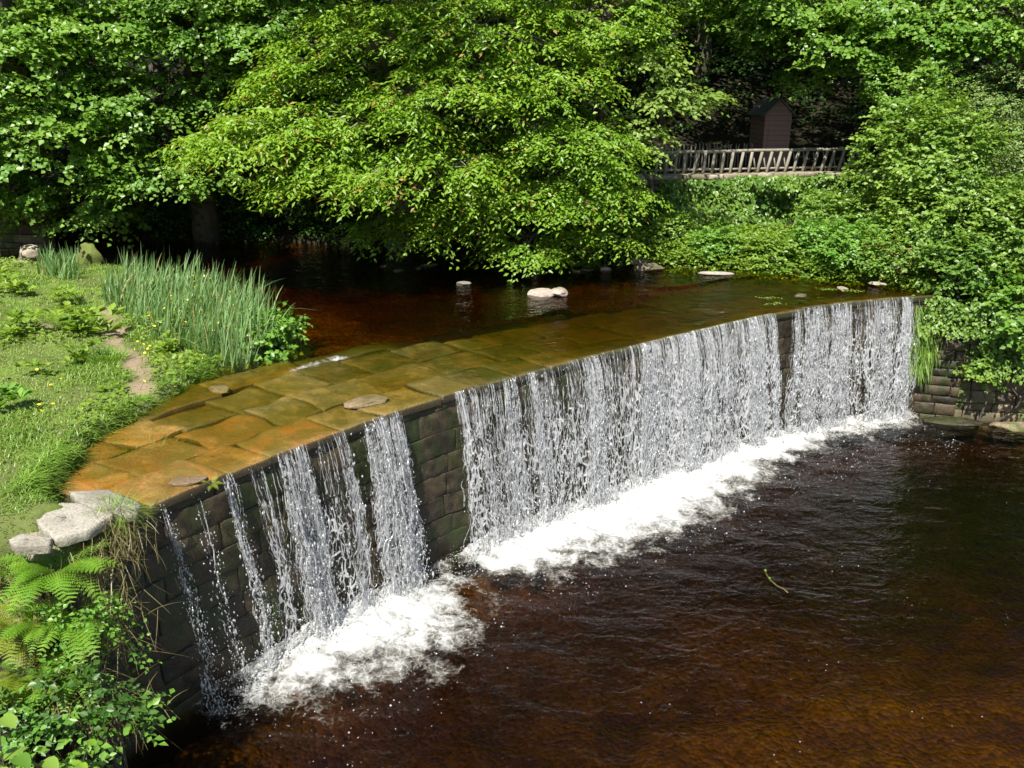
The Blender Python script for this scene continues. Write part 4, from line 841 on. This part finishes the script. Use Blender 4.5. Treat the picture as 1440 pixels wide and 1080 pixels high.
# creeping broad leaved weeds between the grass
n = 15000; x = -4.2 - rng.uniform(0, 1, n) * 10; y = 10.5 + rng.uniform(0, 1, n) * 10; w_ = fbm(x * .75 + 3, y * .75, seed=81, oct=3) + .5 * sstep(11.5, 16, y + .3 * (-x - 6)) - .25
k = lawn_ok(x, y, .1) & (rng.random(n) < sstep(-.05, .5, w_)) & (soilness(x, y) < .4); x, y = x[k], y[k]; n = len(x)
p = Part(); dv = rng.normal(0, 1, (n, 3)); dv[:, 2] = .15; Lf = rng.uniform(.05, .12, n)
leaves(p, np.stack([x, y, ground(x, y) + rng.uniform(.02, .13, n)], -1), dv, UPV + rng.normal(0, .35, (n, 3)), Lf, Lf * .75, rng.random(n)); tag(p.build('low_weeds', MAT['herb']), kind='stuff')
def rosette(part, c, n, L, W, lift=.5, a=None):
    az = rng.uniform(0, 2 * math.pi, n); d = np.stack([np.cos(az), np.sin(az), rng.uniform(.1, 1, n) * lift], -1); pos = np.asarray(c) + d * rng.uniform(.02, .35, n)[:, None] * L
    leaves(part, pos, d, UPV + .4 * d + rng.normal(0, .2, (n, 3)), L * rng.uniform(.6, 1.1, n), W * rng.uniform(.7, 1.1, n), rng.random(n), wide=.55)
for i, (a, b, sc, lab) in enumerate([(30, 470, 1.2, 'leafy dock plant at the left edge of the lawn'), (122, 470, 1.5, 'tall bright dock clump left of the bare path'), (115, 505, 1.0, 'small dock plant in front of the tall clump by the path'), (12, 575, 1.1, 'dark leaved plant low at the left edge of the lawn'), (60, 525, .8, 'flat rosette of leaves in the middle of the lawn'), (240, 490, .9, 'leafy plant among the buttercups in front of the irises'), (25, 420, 1.3, 'spreading weed clump near the garden wall'), (95, 430, 1.1, 'upright weed clump between the small iris clump and the path')]):
    x, y = U(a, b, 3.05); z = float(ground(x, y)[0]); p = Part()
    for j in range(int(7 * sc)): rosette(p, (x + rng.normal(0, .13 * sc), y + rng.normal(0, .13 * sc), z + rng.uniform(0, .28) * sc), 12, .16 * sc, .085 * sc, .8)
    tag(p.build('dock_plant', MAT['marsh' if i == 3 else 'herb']), lab, 'plant', 'weeds in the lawn')
for i, (a, b, sc, lab) in enumerate([(110, 455, 1.0, 'bushy grass tuft behind the tall dock clump'), (195, 600, .8, 'green grass tuft hanging over the bank edge beside the slabs'), (150, 500, .7, 'dark narrow grass tuft beside the bare path')]):
    x, y = U(a, b, 3.05); n = int(700 * sc); az = rng.uniform(0, 6.28, n); rr = rng.uniform(0, .3 * sc, n) ** .8; xx, yy = x + np.cos(az) * rr, y + np.sin(az) * rr; dv = np.stack([np.cos(az) * .5, np.sin(az) * .5, np.ones(n)], -1) + rng.normal(0, .15, (n, 3))
    p = Part(); blades(p, np.stack([xx, yy, ground(xx, yy)], -1), dv, rng.uniform(.14, .36, n) * sc, .009, rng.uniform(.1, .7, n), rng.random(n), seg=4); tag(p.build('grass_tuft', MAT['tuft']), lab, 'grass tuft', 'grass tufts on the left bank')
# irises
def irises(name, label, poly, n, L, z=2.98):
    poly = np.array(poly); lo_, hi = poly.min(0), poly.max(0); x = rng.uniform(lo_[0], hi[0], n * 4); y = rng.uniform(lo_[1], hi[1], n * 4); k = dist_poly(x, y, poly) < 0; x, y = x[k][:n], y[k][:n]
    cl = np.round(np.stack([x, y], -1) / .17) * .17; x = cl[:, 0] + (x - cl[:, 0]) * .55 + .06 * vnoise(cl[:, 0] * 9, cl[:, 1] * 9, seed=2); y = cl[:, 1] + (y - cl[:, 1]) * .55; n = len(x)
    ln = np.stack([.22 * fbm(cl[:, 0] * 2, cl[:, 1] * 2, seed=12) + .16, .2 * fbm(cl[:, 0] * 2, cl[:, 1] * 2, seed=13) - .05, np.ones(n)], -1) + rng.normal(0, .16, (n, 3))
    gz = np.maximum(ground(x, y), 2.8); p = Part(); blades(p, np.stack([x, y, gz - .02], -1), ln, rng.uniform(L[0], L[1], n), rng.uniform(.022, .036, n), np.where(rng.random(n) < .08, rng.uniform(.5, 1.0, n), rng.normal(.04, .12, n)), np.where(rng.random(n) < .05, 2.0, np.clip(.5 + .3 * vnoise(cl[:, 0] * 7, cl[:, 1] * 7) + rng.normal(0, .2, n), 0, 1)), seg=5)
    th = empty(name, (float(x.mean()), float(y.mean()), z), label, 'iris clump', 'iris clumps on the left bank'); p.build('leaf_blades', MAT['iris'], th); return th
IR = [U(a, b, 2.95) for a, b in ((140, 430), (180, 455), (236, 492), (300, 512), (352, 505), (385, 480), (360, 440), (280, 415), (190, 404))]
irises('iris_clump', 'large dense clump of blue green iris blades at the tip of the grassy bank', IR, 2100, (.35, .98))
irises('iris_clump', 'small iris clump by itself near the mossy boulder', [U(a, b, 2.95) for a, b in ((58, 402), (108, 410), (112, 385), (60, 382))], 200, (.35, .7))
bush('low heart leaved waterside plant fringing the tip of the iris clump', (*U(372, 478, 2.95), 2.98), (.52, .8, .28), 190, 'marsh', .10, .8, Ls=.25, K=3, Mn=5, group=None, name='waterside_plant', stems=3, cat='plant')
bush('yellow flecked leafy patch at the foot of the irises', (*U(275, 470, 2.95), 3.05), (.9, .6, .25), 130, 'herb', .07, .7, Ls=.25, K=3, Mn=5, group=None, name='leafy_patch', stems=2, cat='plant')
# buttercups
m = M('buttercup_petal'); MAT['petal'] = m.done(m.prin(Base_Color=(.80, .62, .02), Roughness=.35))
def flower_mesh():
    p = Part(); az = np.arange(5) * 2 * math.pi / 5; d = np.stack([np.cos(az), np.sin(az), .35 + 0 * az], -1); leaves(p, d * .002, d, UPV - d * .3, .020, .022, 0, wide=.6); return p.build('petals', MAT['petal'])
def stalk_mesh(): p = Part(); tube(p, [(0, 0, -.16), (.005, 0, -.08), (0, 0, 0)], .0022, k=3); return p.build('stalk', MAT['stem'])
fx_ = []
for (a, b, sx_, sy_, n) in [(265, 465, 55, 30, 34), (290, 430, 40, 25, 16), (90, 655, 14, 12, 8), (235, 540, 14, 10, 8), (140, 630, 25, 14, 6), (205, 490, 30, 30, 12), (60, 560, 45, 50, 10), (205, 560, 40, 25, 6)]:
    for _ in range(n): fx_.append(U(a + rng.normal(0, sx_ * .6), b + rng.normal(0, sy_ * .6), 3.1))
fx_ = [q for q in fx_ if lawn_ok(np.array([q[0]]), np.array([q[1]]))[0]]
f0 = flower_mesh(); s0_ = stalk_mesh(); first = True
for (x, y) in fx_:
    z = float(ground(x, y)[0]) + rng.uniform(.12, .22) + (.25 if dist_poly(np.array([x]), np.array([y]), IR)[0] < .2 else 0)
    e = empty('buttercup', (x, y, z), 'small yellow buttercup growing in the grass of the left bank', 'flower', 'buttercups on the left bank'); e.rotation_euler = (rng.normal(0, .4), rng.normal(0, .4), rng.uniform(0, 6)); e.scale = (1.15,) * 3
    if first: a_, b_ = f0, s0_; first = False
    else: a_, b_ = f0.copy(), s0_.copy(); COL.objects.link(a_); COL.objects.link(b_)
    a_.parent = e; b_.parent = e

# ------------------------------------------------------------------ far bank plants along the water (right)
SH = lambda x: np.interp(x, [0, 1.36, 3.2, 5, 7, 8.5, 9.3], [21.7, 21.3, 21.3, 20.9, 20.3, 19.85, 19.3])
n = 8000; x = rng.uniform(.9, 11, n); y = SH(x) + rng.uniform(.02, 1, n) ** 1.1 * 3.0; k = rng.random(n) < .35 + .6 * sstep(-.3, .4, fbm(x * 1.2, y * 1.2, seed=91)); x, y = x[k], y[k]; n = len(x)
p = Part(); z = ground(x, y) + rng.uniform(.0, .28, n) * (1 + .8 * np.clip(fbm(x * 1.4, y * 1.4, seed=93), 0, 1)); spray_leaves(p, np.stack([x, y, z], -1), np.stack([rng.normal(0, 1, n), rng.normal(-.7, .7, n), rng.uniform(0, .7, n)], -1), .26, .10, .65, .15, 3, 5); tag(p.build('ground_cover', MAT['herb']), kind='stuff')
for i, (a, b, Y, r, mt, lab) in enumerate([(800, 345, 21.5, (.45, .35, .3), 'pale', 'pale leafy plant on the far bank under the round bright tree'), (870, 335, 21.9, (.55, .4, .35), 'herb', 'bright leafy plant where the far bank path comes down'), (945, 325, 22.2, (.5, .4, .32), 'shrub', 'lime green shrub with big leaves in front of the ivy'),
        (1010, 345, 21.6, (.6, .4, .35), 'marsh', 'dark green clump on the far bank left of the bright yellow clump'), (1080, 352, 21.2, (.55, .4, .3), 'herb', 'bright yellow green clump in the middle of the right far bank'), (1150, 340, 21.2, (.7, .45, .45), 'marsh', 'broad leaved clump on the far bank below the thick ivy'), (1165, 300, 22.2, (.7, .5, .5), 'shrub', 'loose shrub rising against the ivy wall'), (900, 300, 22.9, (.5, .35, .4), 'maple2', 'dark shrub at the foot of the bright round tree'), (1240, 300, 22, (.9, .6, .6), 'shrub', 'shrub between the ivy wall and the big right bank bushes')]):
    bush(lab, P(a, b, Y), r, int(60 + 180 * r[0]), mt, .095, .65, Ls=.28, K=3, Mn=6, group='plants on the far right bank', name='bank_plant', cat='plant', stems=2)
def fern(label, c, n, L, mat='fern', tilt=(0, -.3), group='ferns', spread=1.0, az0=0, az1=6.283, hang=.55, npin=15, rise=(.5, 1.3)):
    th = empty('fern', c, label, 'fern', group); p = Part(); r_ = Part()
    for k in range(n):
        az = rng.uniform(az0, az1); h = np.array((math.cos(az) * spread + tilt[0], math.sin(az) * spread + tilt[1], rng.uniform(*rise))); h /= np.linalg.norm(h); Lk = L * rng.uniform(.6, 1.1)
        t = np.linspace(0, 1, npin + 2); q = np.asarray(c) + np.outer(t * Lk, h) - np.outer(t ** 2.1 * Lk * hang, UPV); tube(r_, q[::3], np.linspace(.005, .0015, len(q[::3])), k=3, cap=False)
        tg = nrm(np.gradient(q, axis=0)); sd = nrm(np.cross(tg, UPV)); nn = nrm(np.cross(sd, tg)); w = Lk * .20 * np.sin(np.clip(t * .92 + .12, 0, 1) * math.pi) ** .8 * (1 - .35 * t)
        a = rng.random() * .6
        for s_ in (-1, 1):
            sp = Lk / (npin + 1)
            for u in np.linspace(.04, .94, 7):   # each pinna as a double row of pinnules
                d = sd * s_ + tg * .35 - UPV * .12; pos = q[2:] + d[2:] * (w[2:, None] * u); k_ = sp * (.46 - .26 * u) * np.minimum(1, w[2:] / (sp * 1.5))
                for g_ in (-1, 1): leaves(p, pos, d[2:] * .35 + tg[2:] * g_, nn[2:] + rng.normal(0, .08, nn[2:].shape), k_, k_ * .8 + w[2:] * .03, a + rng.uniform(0, .35, len(pos)))
    p.build('fronds', MAT[mat], th); r_.build('stalks', MAT['stem'], th); return th
fern('yellow green fern on the far bank under the lime shrub', P(880, 362, 21.35), 14, .5, 'fernold', group='ferns on the far bank', npin=14)
fern('fern hanging at the right edge in front of the dark bush', P(1425, 385, 19.0), 12, .8, 'fern', group='ferns on the far bank', npin=18, tilt=(-.3, -.5))
fern('fern drooping over the broad leaved bush on the right wall', P(1365, 395, 18.9), 10, .7, 'fern', group='ferns on the far bank', npin=18, tilt=(-.2, -.6))
# grass curtain hanging at the far end of the weir
x0_, y0_ = 9.0, 18.82; n = 900; x = x0_ + rng.normal(0, .13, n); y = y0_ - .02 - rng.uniform(0, .12, n) - .3 * (x - x0_); z = rng.uniform(1.2, 2.55, n)
th = empty('hanging_grass', (x0_, y0_, 2.5), 'bright green grass hanging down the dark wall beside the right end of the falls', 'grass tuft'); p = Part(); dv = rng.normal(0, .2, (n, 3)); dv[:, 2] = -1; dv[:, 1] -= .25
blades(p, np.stack([x, y, z], -1), dv, rng.uniform(.25, .6, n), .012, rng.uniform(-.1, .2, n), rng.random(n), seg=4); p.build('blades', MAT['tuft'], th)
for i, (a, b, sc, lab) in enumerate([(795, 368, .8, 'tall grass tuft at the water edge under the round bright tree'), (1100, 378, 1.0, 'grass tuft at the water edge in the middle of the right far bank'), (1010, 300, .9, 'tall grass tuft against the ivy'), (1075, 372, .7, 'short grass tuft near the flat bank stone')]):
    q = P(a, b, 21.5 if i != 2 else 22.6); n = int(500 * sc); az = rng.uniform(0, 6.28, n); rr = rng.uniform(0, .22, n); xx, yy = q[0] + np.cos(az) * rr, q[1] + np.sin(az) * rr; dv = np.stack([np.cos(az) * .4, np.sin(az) * .4, np.ones(n)], -1) + rng.normal(0, .12, (n, 3))
    p = Part(); blades(p, np.stack([xx, yy, ground(xx, yy)], -1), dv, rng.uniform(.3, .6, n) * sc, .014, rng.uniform(.1, .6, n), rng.random(n), seg=4); tag(p.build('grass_tuft', MAT['tuft']), lab, 'grass tuft', 'grass tufts on the far bank')

# ------------------------------------------------------------------ rocks
def one_rock(label, c, r, seed, mat, rz=0.0, name='rock', group='rocks in the river'):
    p = Part(); rock(p, c, r, seed, rz=rz, a=rng.random()); return tag(p.build(name, MAT[mat]), label, 'rock', group)
UR = lambda a, b, z=2.88: U(a, b, z)
x, y = UR(768, 416); th = empty('split_rock', (x, y, 2.85), 'large pinkish white rock split in two, standing in the river above the weir', 'rock', 'rocks in the river')
p = Part(); rock(p, (x - .10, y, 2.90), (.30, .24, .14), 3, a=.7); p.build('left_half', MAT['pink_rock'], th); p = Part(); rock(p, (x + .27, y + .04, 2.93), (.17, .22, .13), 8, a=.5, rz=.5); p.build('right_half', MAT['pink_rock'], th)
one_rock('small pale flat rock in the river left of the split rock', (*UR(652, 400), 2.89), (.17, .12, .07), 4, 'river_pale')
one_rock('small pale rock at the far waterline behind the split rock', (*UR(755, 381), 2.90), (.13, .1, .08), 5, 'pink_rock')
one_rock('dark stone breaking the surface just right of the weir gap crest', (*UR(1126, 416), 2.88), (.14, .08, .05), 6, 'wetrock', .4)
one_rock('pale flat stone ledge at the right far waterline', (*UR(1008, 386), 2.90), (.42, .15, .05), 7, 'river_pale', -.15)
one_rock('grey brown flat rock stacked at the far waterline', (*UR(912, 380), 2.93), (.36, .22, .12), 9, 'wetrock')
one_rock('second flat rock just behind the grey brown one', (*UR(897, 374), 3.0), (.3, .2, .10), 10, 'wetrock', .3)
one_rock('pinkish stone at the far waterline left of the flat rocks', (*UR(853, 380), 2.89), (.18, .12, .07), 12, 'pink_rock')
for i, (a, b) in enumerate([(700, 375), (560, 380), (590, 376), (810, 381), (825, 379), (605, 372), (540, 374), (1185, 405), (1235, 398)]):
    one_rock('small dark stone lying along the shaded far waterline' if i < 7 else ('flat pale stone near the right end of the river crest' if i == 7 else 'little stone at the foot of the right bank bushes'), (*UR(a, b), 2.865), (.13 + .05 * (i % 3), .09, .04), 80 + i, 'wetrock' if i < 7 else 'tan_stone', i * .7, group='small stones at the waterline')
for i, (a, b) in enumerate([(1165, 408), (1200, 410), (1082, 420), (1090, 428)]):
    x, y = UR(a, b); p = Part(); n = 26; rr = rng.normal(0, .10, (n, 2)); leaves(p, np.stack([x + rr[:, 0], y + rr[:, 1] * .5, 2.885 + rng.uniform(0, .02, n)], -1), np.concatenate([rng.normal(size=(n, 2)), np.zeros((n, 1))], 1), np.tile(UPV, (n, 1)), .06, .045, rng.random(n))
    tag(p.build('floating_leaves', MAT['pale']), ['patch of pale leaves caught on the crest above the right curtain', 'second patch of pale leaves nearer the right bank', 'pale leaves caught left of the dark stone on the crest', 'small leaf scrap right on the crest by the narrow gap'][i], 'leaves', 'leaf scraps on the crest')
one_rock('green mossy ledge at the foot of the wall beside the right end of the falls', (9.75, 18.35, .0), (.62, .24, .09), 14, 'weir', -.25, 'mossy_ledge', 'ledge stones')
one_rock('second mossy stone right of the ledge, half in the pool', (10.9, 18.1, -.02), (.42, .28, .12), 15, 'wallstone', .1, 'mossy_ledge', 'ledge stones')
one_rock('dark stone at the waterline under the golden wall at the right edge', (12.0, 17.95, 0.0), (.5, .3, .12), 16, 'weir', .1, 'mossy_ledge', 'ledge stones')
one_rock('pale stone lying on the wet slabs beside the bank edge', (*UR(308, 543), 2.83), (.14, .20, .06), 17, 'dryslab', .8, 'rock', 'stones on the weir apron')
one_rock('flat dark brown stone on the slabs behind the bare gap', (*UR(515, 556), 2.785), (.36, .22, .05), 18, 'dryslab', .7, 'rock', 'stones on the weir apron')
one_rock('grey stone on the crest lip above the thin trickles', (*UR(262, 664), 2.775), (.22, .13, .04), 19, 'dryslab', .3, 'rock', 'stones on the weir apron')
# flat flagstones where the left bank meets the crest
def flag(label, pts, zt, th_, seed, mat='pale_stone'):
    pts = np.array([U(a, b, zt) for a, b in pts]); c = pts.mean(0); n = 40; k = np.linspace(0, len(pts), n, endpoint=False); i = k.astype(int); f = (k - i)[:, None]; ring = pts[i] * (1 - f) + pts[(i + 1) % len(pts)] * f
    ring = c + (ring - c) * (1 + .03 * rng.normal(size=(n, 1))); V = []; 
    for (rr, dz) in ((0.02, 0), (.35, .004), (.65, .002), (.88, -.004), (.97, -.007), (1.0, -.018), (1.012, -th_ * .6), (.98, -th_)):
        q = c + (ring - c) * rr; V.append(np.stack([q[:, 0], q[:, 1], zt + dz + .006 * fbm(q[:, 0] * 4, q[:, 1] * 4, seed=seed)], -1))
    V = np.stack(V).reshape(-1, 3); i = np.arange(7)[:, None] * n; j = np.arange(n)[None]; Q = np.stack([i + j, i + n + j, i + n + (j + 1) % n, i + (j + 1) % n], -1).reshape(-1, 4)
    p = Part(); p.add(V, Q=Q, T=[(0, a_, a_ + 1) for a_ in range(1, n - 1)], a=rng.random()); return tag(p.build('flagstone', MAT[mat]), label, 'flagstone', 'flagstones at the left end of the weir')
flag('pale flagstone nearest the golden slabs, where the crest meets the left bank', [(98, 690), (150, 686), (200, 708), (188, 722), (150, 722), (105, 702)], 2.99, .10, 1)
flag('broad grey flagstone half buried in grass left of the weir end', [(42, 722), (80, 706), (112, 706), (160, 722), (128, 742), (78, 756), (60, 742)], 3.01, .12, 2)
flag('small pale flagstone at the far left above the ferns', [(12, 758), (30, 750), (72, 754), (70, 764), (20, 768)], 3.01, .10, 3)
p = Part(); rock(p, (-4.75, 8.05, 2.62), (.42, .34, .30), 23, a=.4); tag(p.build('boulder', MAT['tan_stone']), 'brown earthy boulder below the flagstones at the end of the weir', 'boulder')

# ------------------------------------------------------------------ near left bank: ferns, brambles, dry grass
def at(px, py, Y): q = P(px, py, Y); return q
B0 = 'ferns on the near left bank'
fern('large bright green fern below the flagstones, arching to the right', at(80, 808, 7.65), 24, .85, 'fern', (.25, -.35), B0, rise=(.5, 1.3))
fern('fern reaching right over the dark wall in the middle of the near bank', at(105, 870, 7.5), 16, .7, 'fern', (.5, -.3), B0, rise=(.3, .9))
fern('yellowing fern at the left edge', at(20, 885, 7.3), 20, .62, 'fernold', (.3, -.3), B0)
fern('yellow fern lower at the left edge above the dark leaves', at(30, 950, 7.1), 14, .55, 'fernold', (.4, -.2), B0, rise=(.2, .8))
fern('bright fern between the yellowing ferns and the dark wall, mid near bank', at(60, 880, 7.35), 16, .6, 'fern', (.2, -.4), B0, rise=(.4, 1.4))
fern('dull green fern low on the near bank above big round leaves', at(60, 1005, 6.95), 14, .55, 'marsh', (.2, -.3), B0, rise=(.3, 1.2))
fern('small fern at the left edge beside the flagstones', at(0, 800, 7.8), 14, .6, 'fern', (.1, -.3), B0)
fern('fern low on the near bank, hanging towards the shadowed pool', at(110, 945, 7.2), 12, .5, 'fern', (.4, -.3), B0, rise=(.1, .7))
fern('tiny fern growing on the crest lip above the narrow stream', (*U(297, 680, 2.78), 2.76), 8, .22, 'fernold', (.3, -.5), 'ferns on the weir', npin=9)
bush('leafy bramble mass under the ferns on the near left bank', at(85, 985, 6.95), (.6, .35, .35), 40, 'maple2', .085, .7, Ls=.3, K=3, Mn=6, group='brambles on the near left bank', low=-.8)
fern('bright fern at the foot of the near bank left of the shadowed pool', at(45, 960, 7.2), 16, .62, 'fern', (.3, -.3), B0, rise=(.4, 1.4))
fern('small yellow fern half hidden below the big arching fern', at(115, 905, 7.45), 12, .45, 'fernold', (.4, -.3), B0)
bush('dark nettle like growth at the bottom left corner', at(70, 1020, 6.8), (.8, .4, .30), 60, 'marsh', .09, .7, Ls=.3, K=3, Mn=6, group='brambles on the near left bank', low=-.8)
bush('ivy sprays beside the dark wall right of the ferns', at(135, 900, 7.4), (.28, .25, .5), 40, 'marsh', .06, .75, Ls=.25, K=3, Mn=5, group='brambles on the near left bank', low=-.9)
p = Part(); th = empty('dry_grass', (-4.6, 7.9, 2.6), 'tangle of dry brown grass hanging down the end of the left bank', 'grass tuft')
for (a, b, Y, sx_, n, hl) in [(165, 745, 8.15, .14, 260, .3), (140, 780, 7.9, .2, 260, .3), (150, 870, 7.65, .16, 300, .35), (60, 820, 7.6, .4, 400, .35), (110, 980, 7.1, .3, 400, .4)]:
    c = at(a, b, Y); q = c + rng.normal(0, 1, (n, 3)) * (sx_, .08, .14); dv = rng.normal(0, .35, (n, 3)) + (.15, -.25, -.6); dv[: n // 3, 2] += 1.0; blades(p, q, dv, rng.uniform(.15, hl, n), .006, rng.uniform(-.5, .9, n), rng.random(n), seg=4)
tag(p.build('blades', MAT['dry'], th), kind='stuff')
p = Part(); th = empty('grass_tuft', (-4.35, 8.35, 2.9), 'small green grass tuft growing beside the end flagstone', 'grass tuft'); n = 350; q = np.array(at(168, 728, 8.3)) + rng.normal(0, .05, (n, 3)); dv = rng.normal(0, .6, (n, 3)); dv[:, 2] = .7; blades(p, q, dv, rng.uniform(.12, .32, n), .006, rng.uniform(.3, 1.2, n), rng.random(n), seg=4); p.build('blades', MAT['tuft'], th)
# sapling with large leaves at the bottom edge
def sapling(label, base, tips, leafL, mat, n=7):
    th = empty('sapling', base, label, 'sapling', 'saplings at the bottom edge'); st = Part(); lf = Part()
    for tp in tips:
        q = bend_line(base, tp, 8, .02, .1); tube(st, q, np.linspace(.012, .003, 8), k=5); pos = np.array([q[int(i)] for i in np.linspace(3, 7, n)]); az = np.arange(n) * 2.4
        d = np.stack([np.cos(az), np.sin(az), np.full(n, .35)], -1)
        for s_ in np.linspace(0, 1, 1): leaves_big(lf, pos, d, leafL * rng.uniform(.7, 1.1, n))
    st.build('stem', MAT['stem'], th); lf.build('foliage', MAT[mat], th)
def leaves_big(part, pos, d, L):
    "rounded leaves of eight outline points for plants near the camera"
    for i in range(len(pos)):
        dd = d[i] / np.linalg.norm(d[i]); s = np.cross(dd, UPV); s /= np.linalg.norm(s); n_ = np.cross(s, dd)
        out = [(0, 0), (.14, .17), (.35, .29), (.6, .28), (.82, .17), (1, 0), (.82, -.17), (.6, -.28), (.35, -.29), (.14, -.17)]
        mid = [(.35, 0), (.6, 0), (.82, 0)]
        V = [pos[i] + L[i] * (dd * a + s * b * 1.05 + n_ * (abs(b) * .35 - .35 * a * a)) for a, b in out + mid]
        T = [(0, 1, 10), (1, 2, 10), (2, 3, 11), (2, 11, 10), (3, 4, 12), (3, 12, 11), (4, 5, 12), (5, 6, 12), (6, 7, 12), (7, 11, 12), (7, 8, 11), (8, 10, 11), (8, 9, 10), (9, 0, 10)]
        part.add(V, T=T, a=rng.random())
sapling('sapling with a bright young shoot at the bottom left', tuple(P(100, 1230, 5.9)), [P(124, 1042, 6.0), P(112, 1075, 5.9)], .13, 'beech', 6)
sapling('big dark round leaves at the bottom left corner', tuple(P(20, 1240, 5.7)), [P(20, 1065, 5.7), P(60, 1070, 5.8), P(95, 1085, 5.8), P(0, 1010, 5.9)], .2, 'shrub', 6)
# twig adrift in the pool
q = [(*U(a, b, 0), .02) for a, b in ((1076, 804), (1082, 815), (1092, 824), (1103, 830), (1108, 835))]; p = Part(); tube(p, np.array(q) + rng.normal(0, .01, (5, 3)), .010, k=5); th = tag(p.build('floating_twig', MAT['dry']), 'thin pale twig with two round buds floating in the dark pool', 'twig')
p = Part(); rock(p, q[0], (.028,) * 3, 1, sub=2); rock(p, q[1], (.026,) * 3, 2, sub=2); o = p.build('bud', MAT['pale']); o.parent = th

# ------------------------------------------------------------------ light
SUNV = np.array((-.20, -.54, .84)); SUNV /= np.linalg.norm(SUNV)
ld = bpy.data.lights.new('sun', 'SUN'); ld.energy = 4.8; ld.angle = R(.53); ld.color = (1, .955, .87)
lo = bpy.data.objects.new('sun', ld); COL.objects.link(lo); lo.location = (-20, -30, 45)
from mathutils import Vector
lo.rotation_euler = Vector(SUNV.tolist()).to_track_quat('Z', 'Y').to_euler()
w = bpy.data.worlds.new("World"); scene.world = w; w.use_nodes = True; nt = w.node_tree
bg = nt.nodes.get('Background') or nt.nodes.new('ShaderNodeBackground'); sky = nt.nodes.new('ShaderNodeTexSky'); sky.sky_type = 'NISHITA'; sky.sun_disc = False
sky.sun_elevation = math.asin(SUNV[2]); sky.sun_rotation = math.atan2(SUNV[0], SUNV[1])
nt.links.new(sky.outputs[0], bg.inputs[0]); bg.inputs[1].default_value = .07
vs = scene.view_settings; vs.view_transform = 'Standard'; vs.look = 'None'; vs.exposure = .92; vs.gamma = 1
cy = scene.cycles; cy.max_bounces = 8; cy.diffuse_bounces = 3; cy.glossy_bounces = 3; cy.transmission_bounces = 4; cy.transparent_max_bounces = 24; cy.volume_bounces = 0
cy.use_denoising = True; cy.caustics_reflective = False; cy.caustics_refractive = False; cy.sample_clamp_indirect = 4
print('built in %.1f s' % (time.time() - T0))
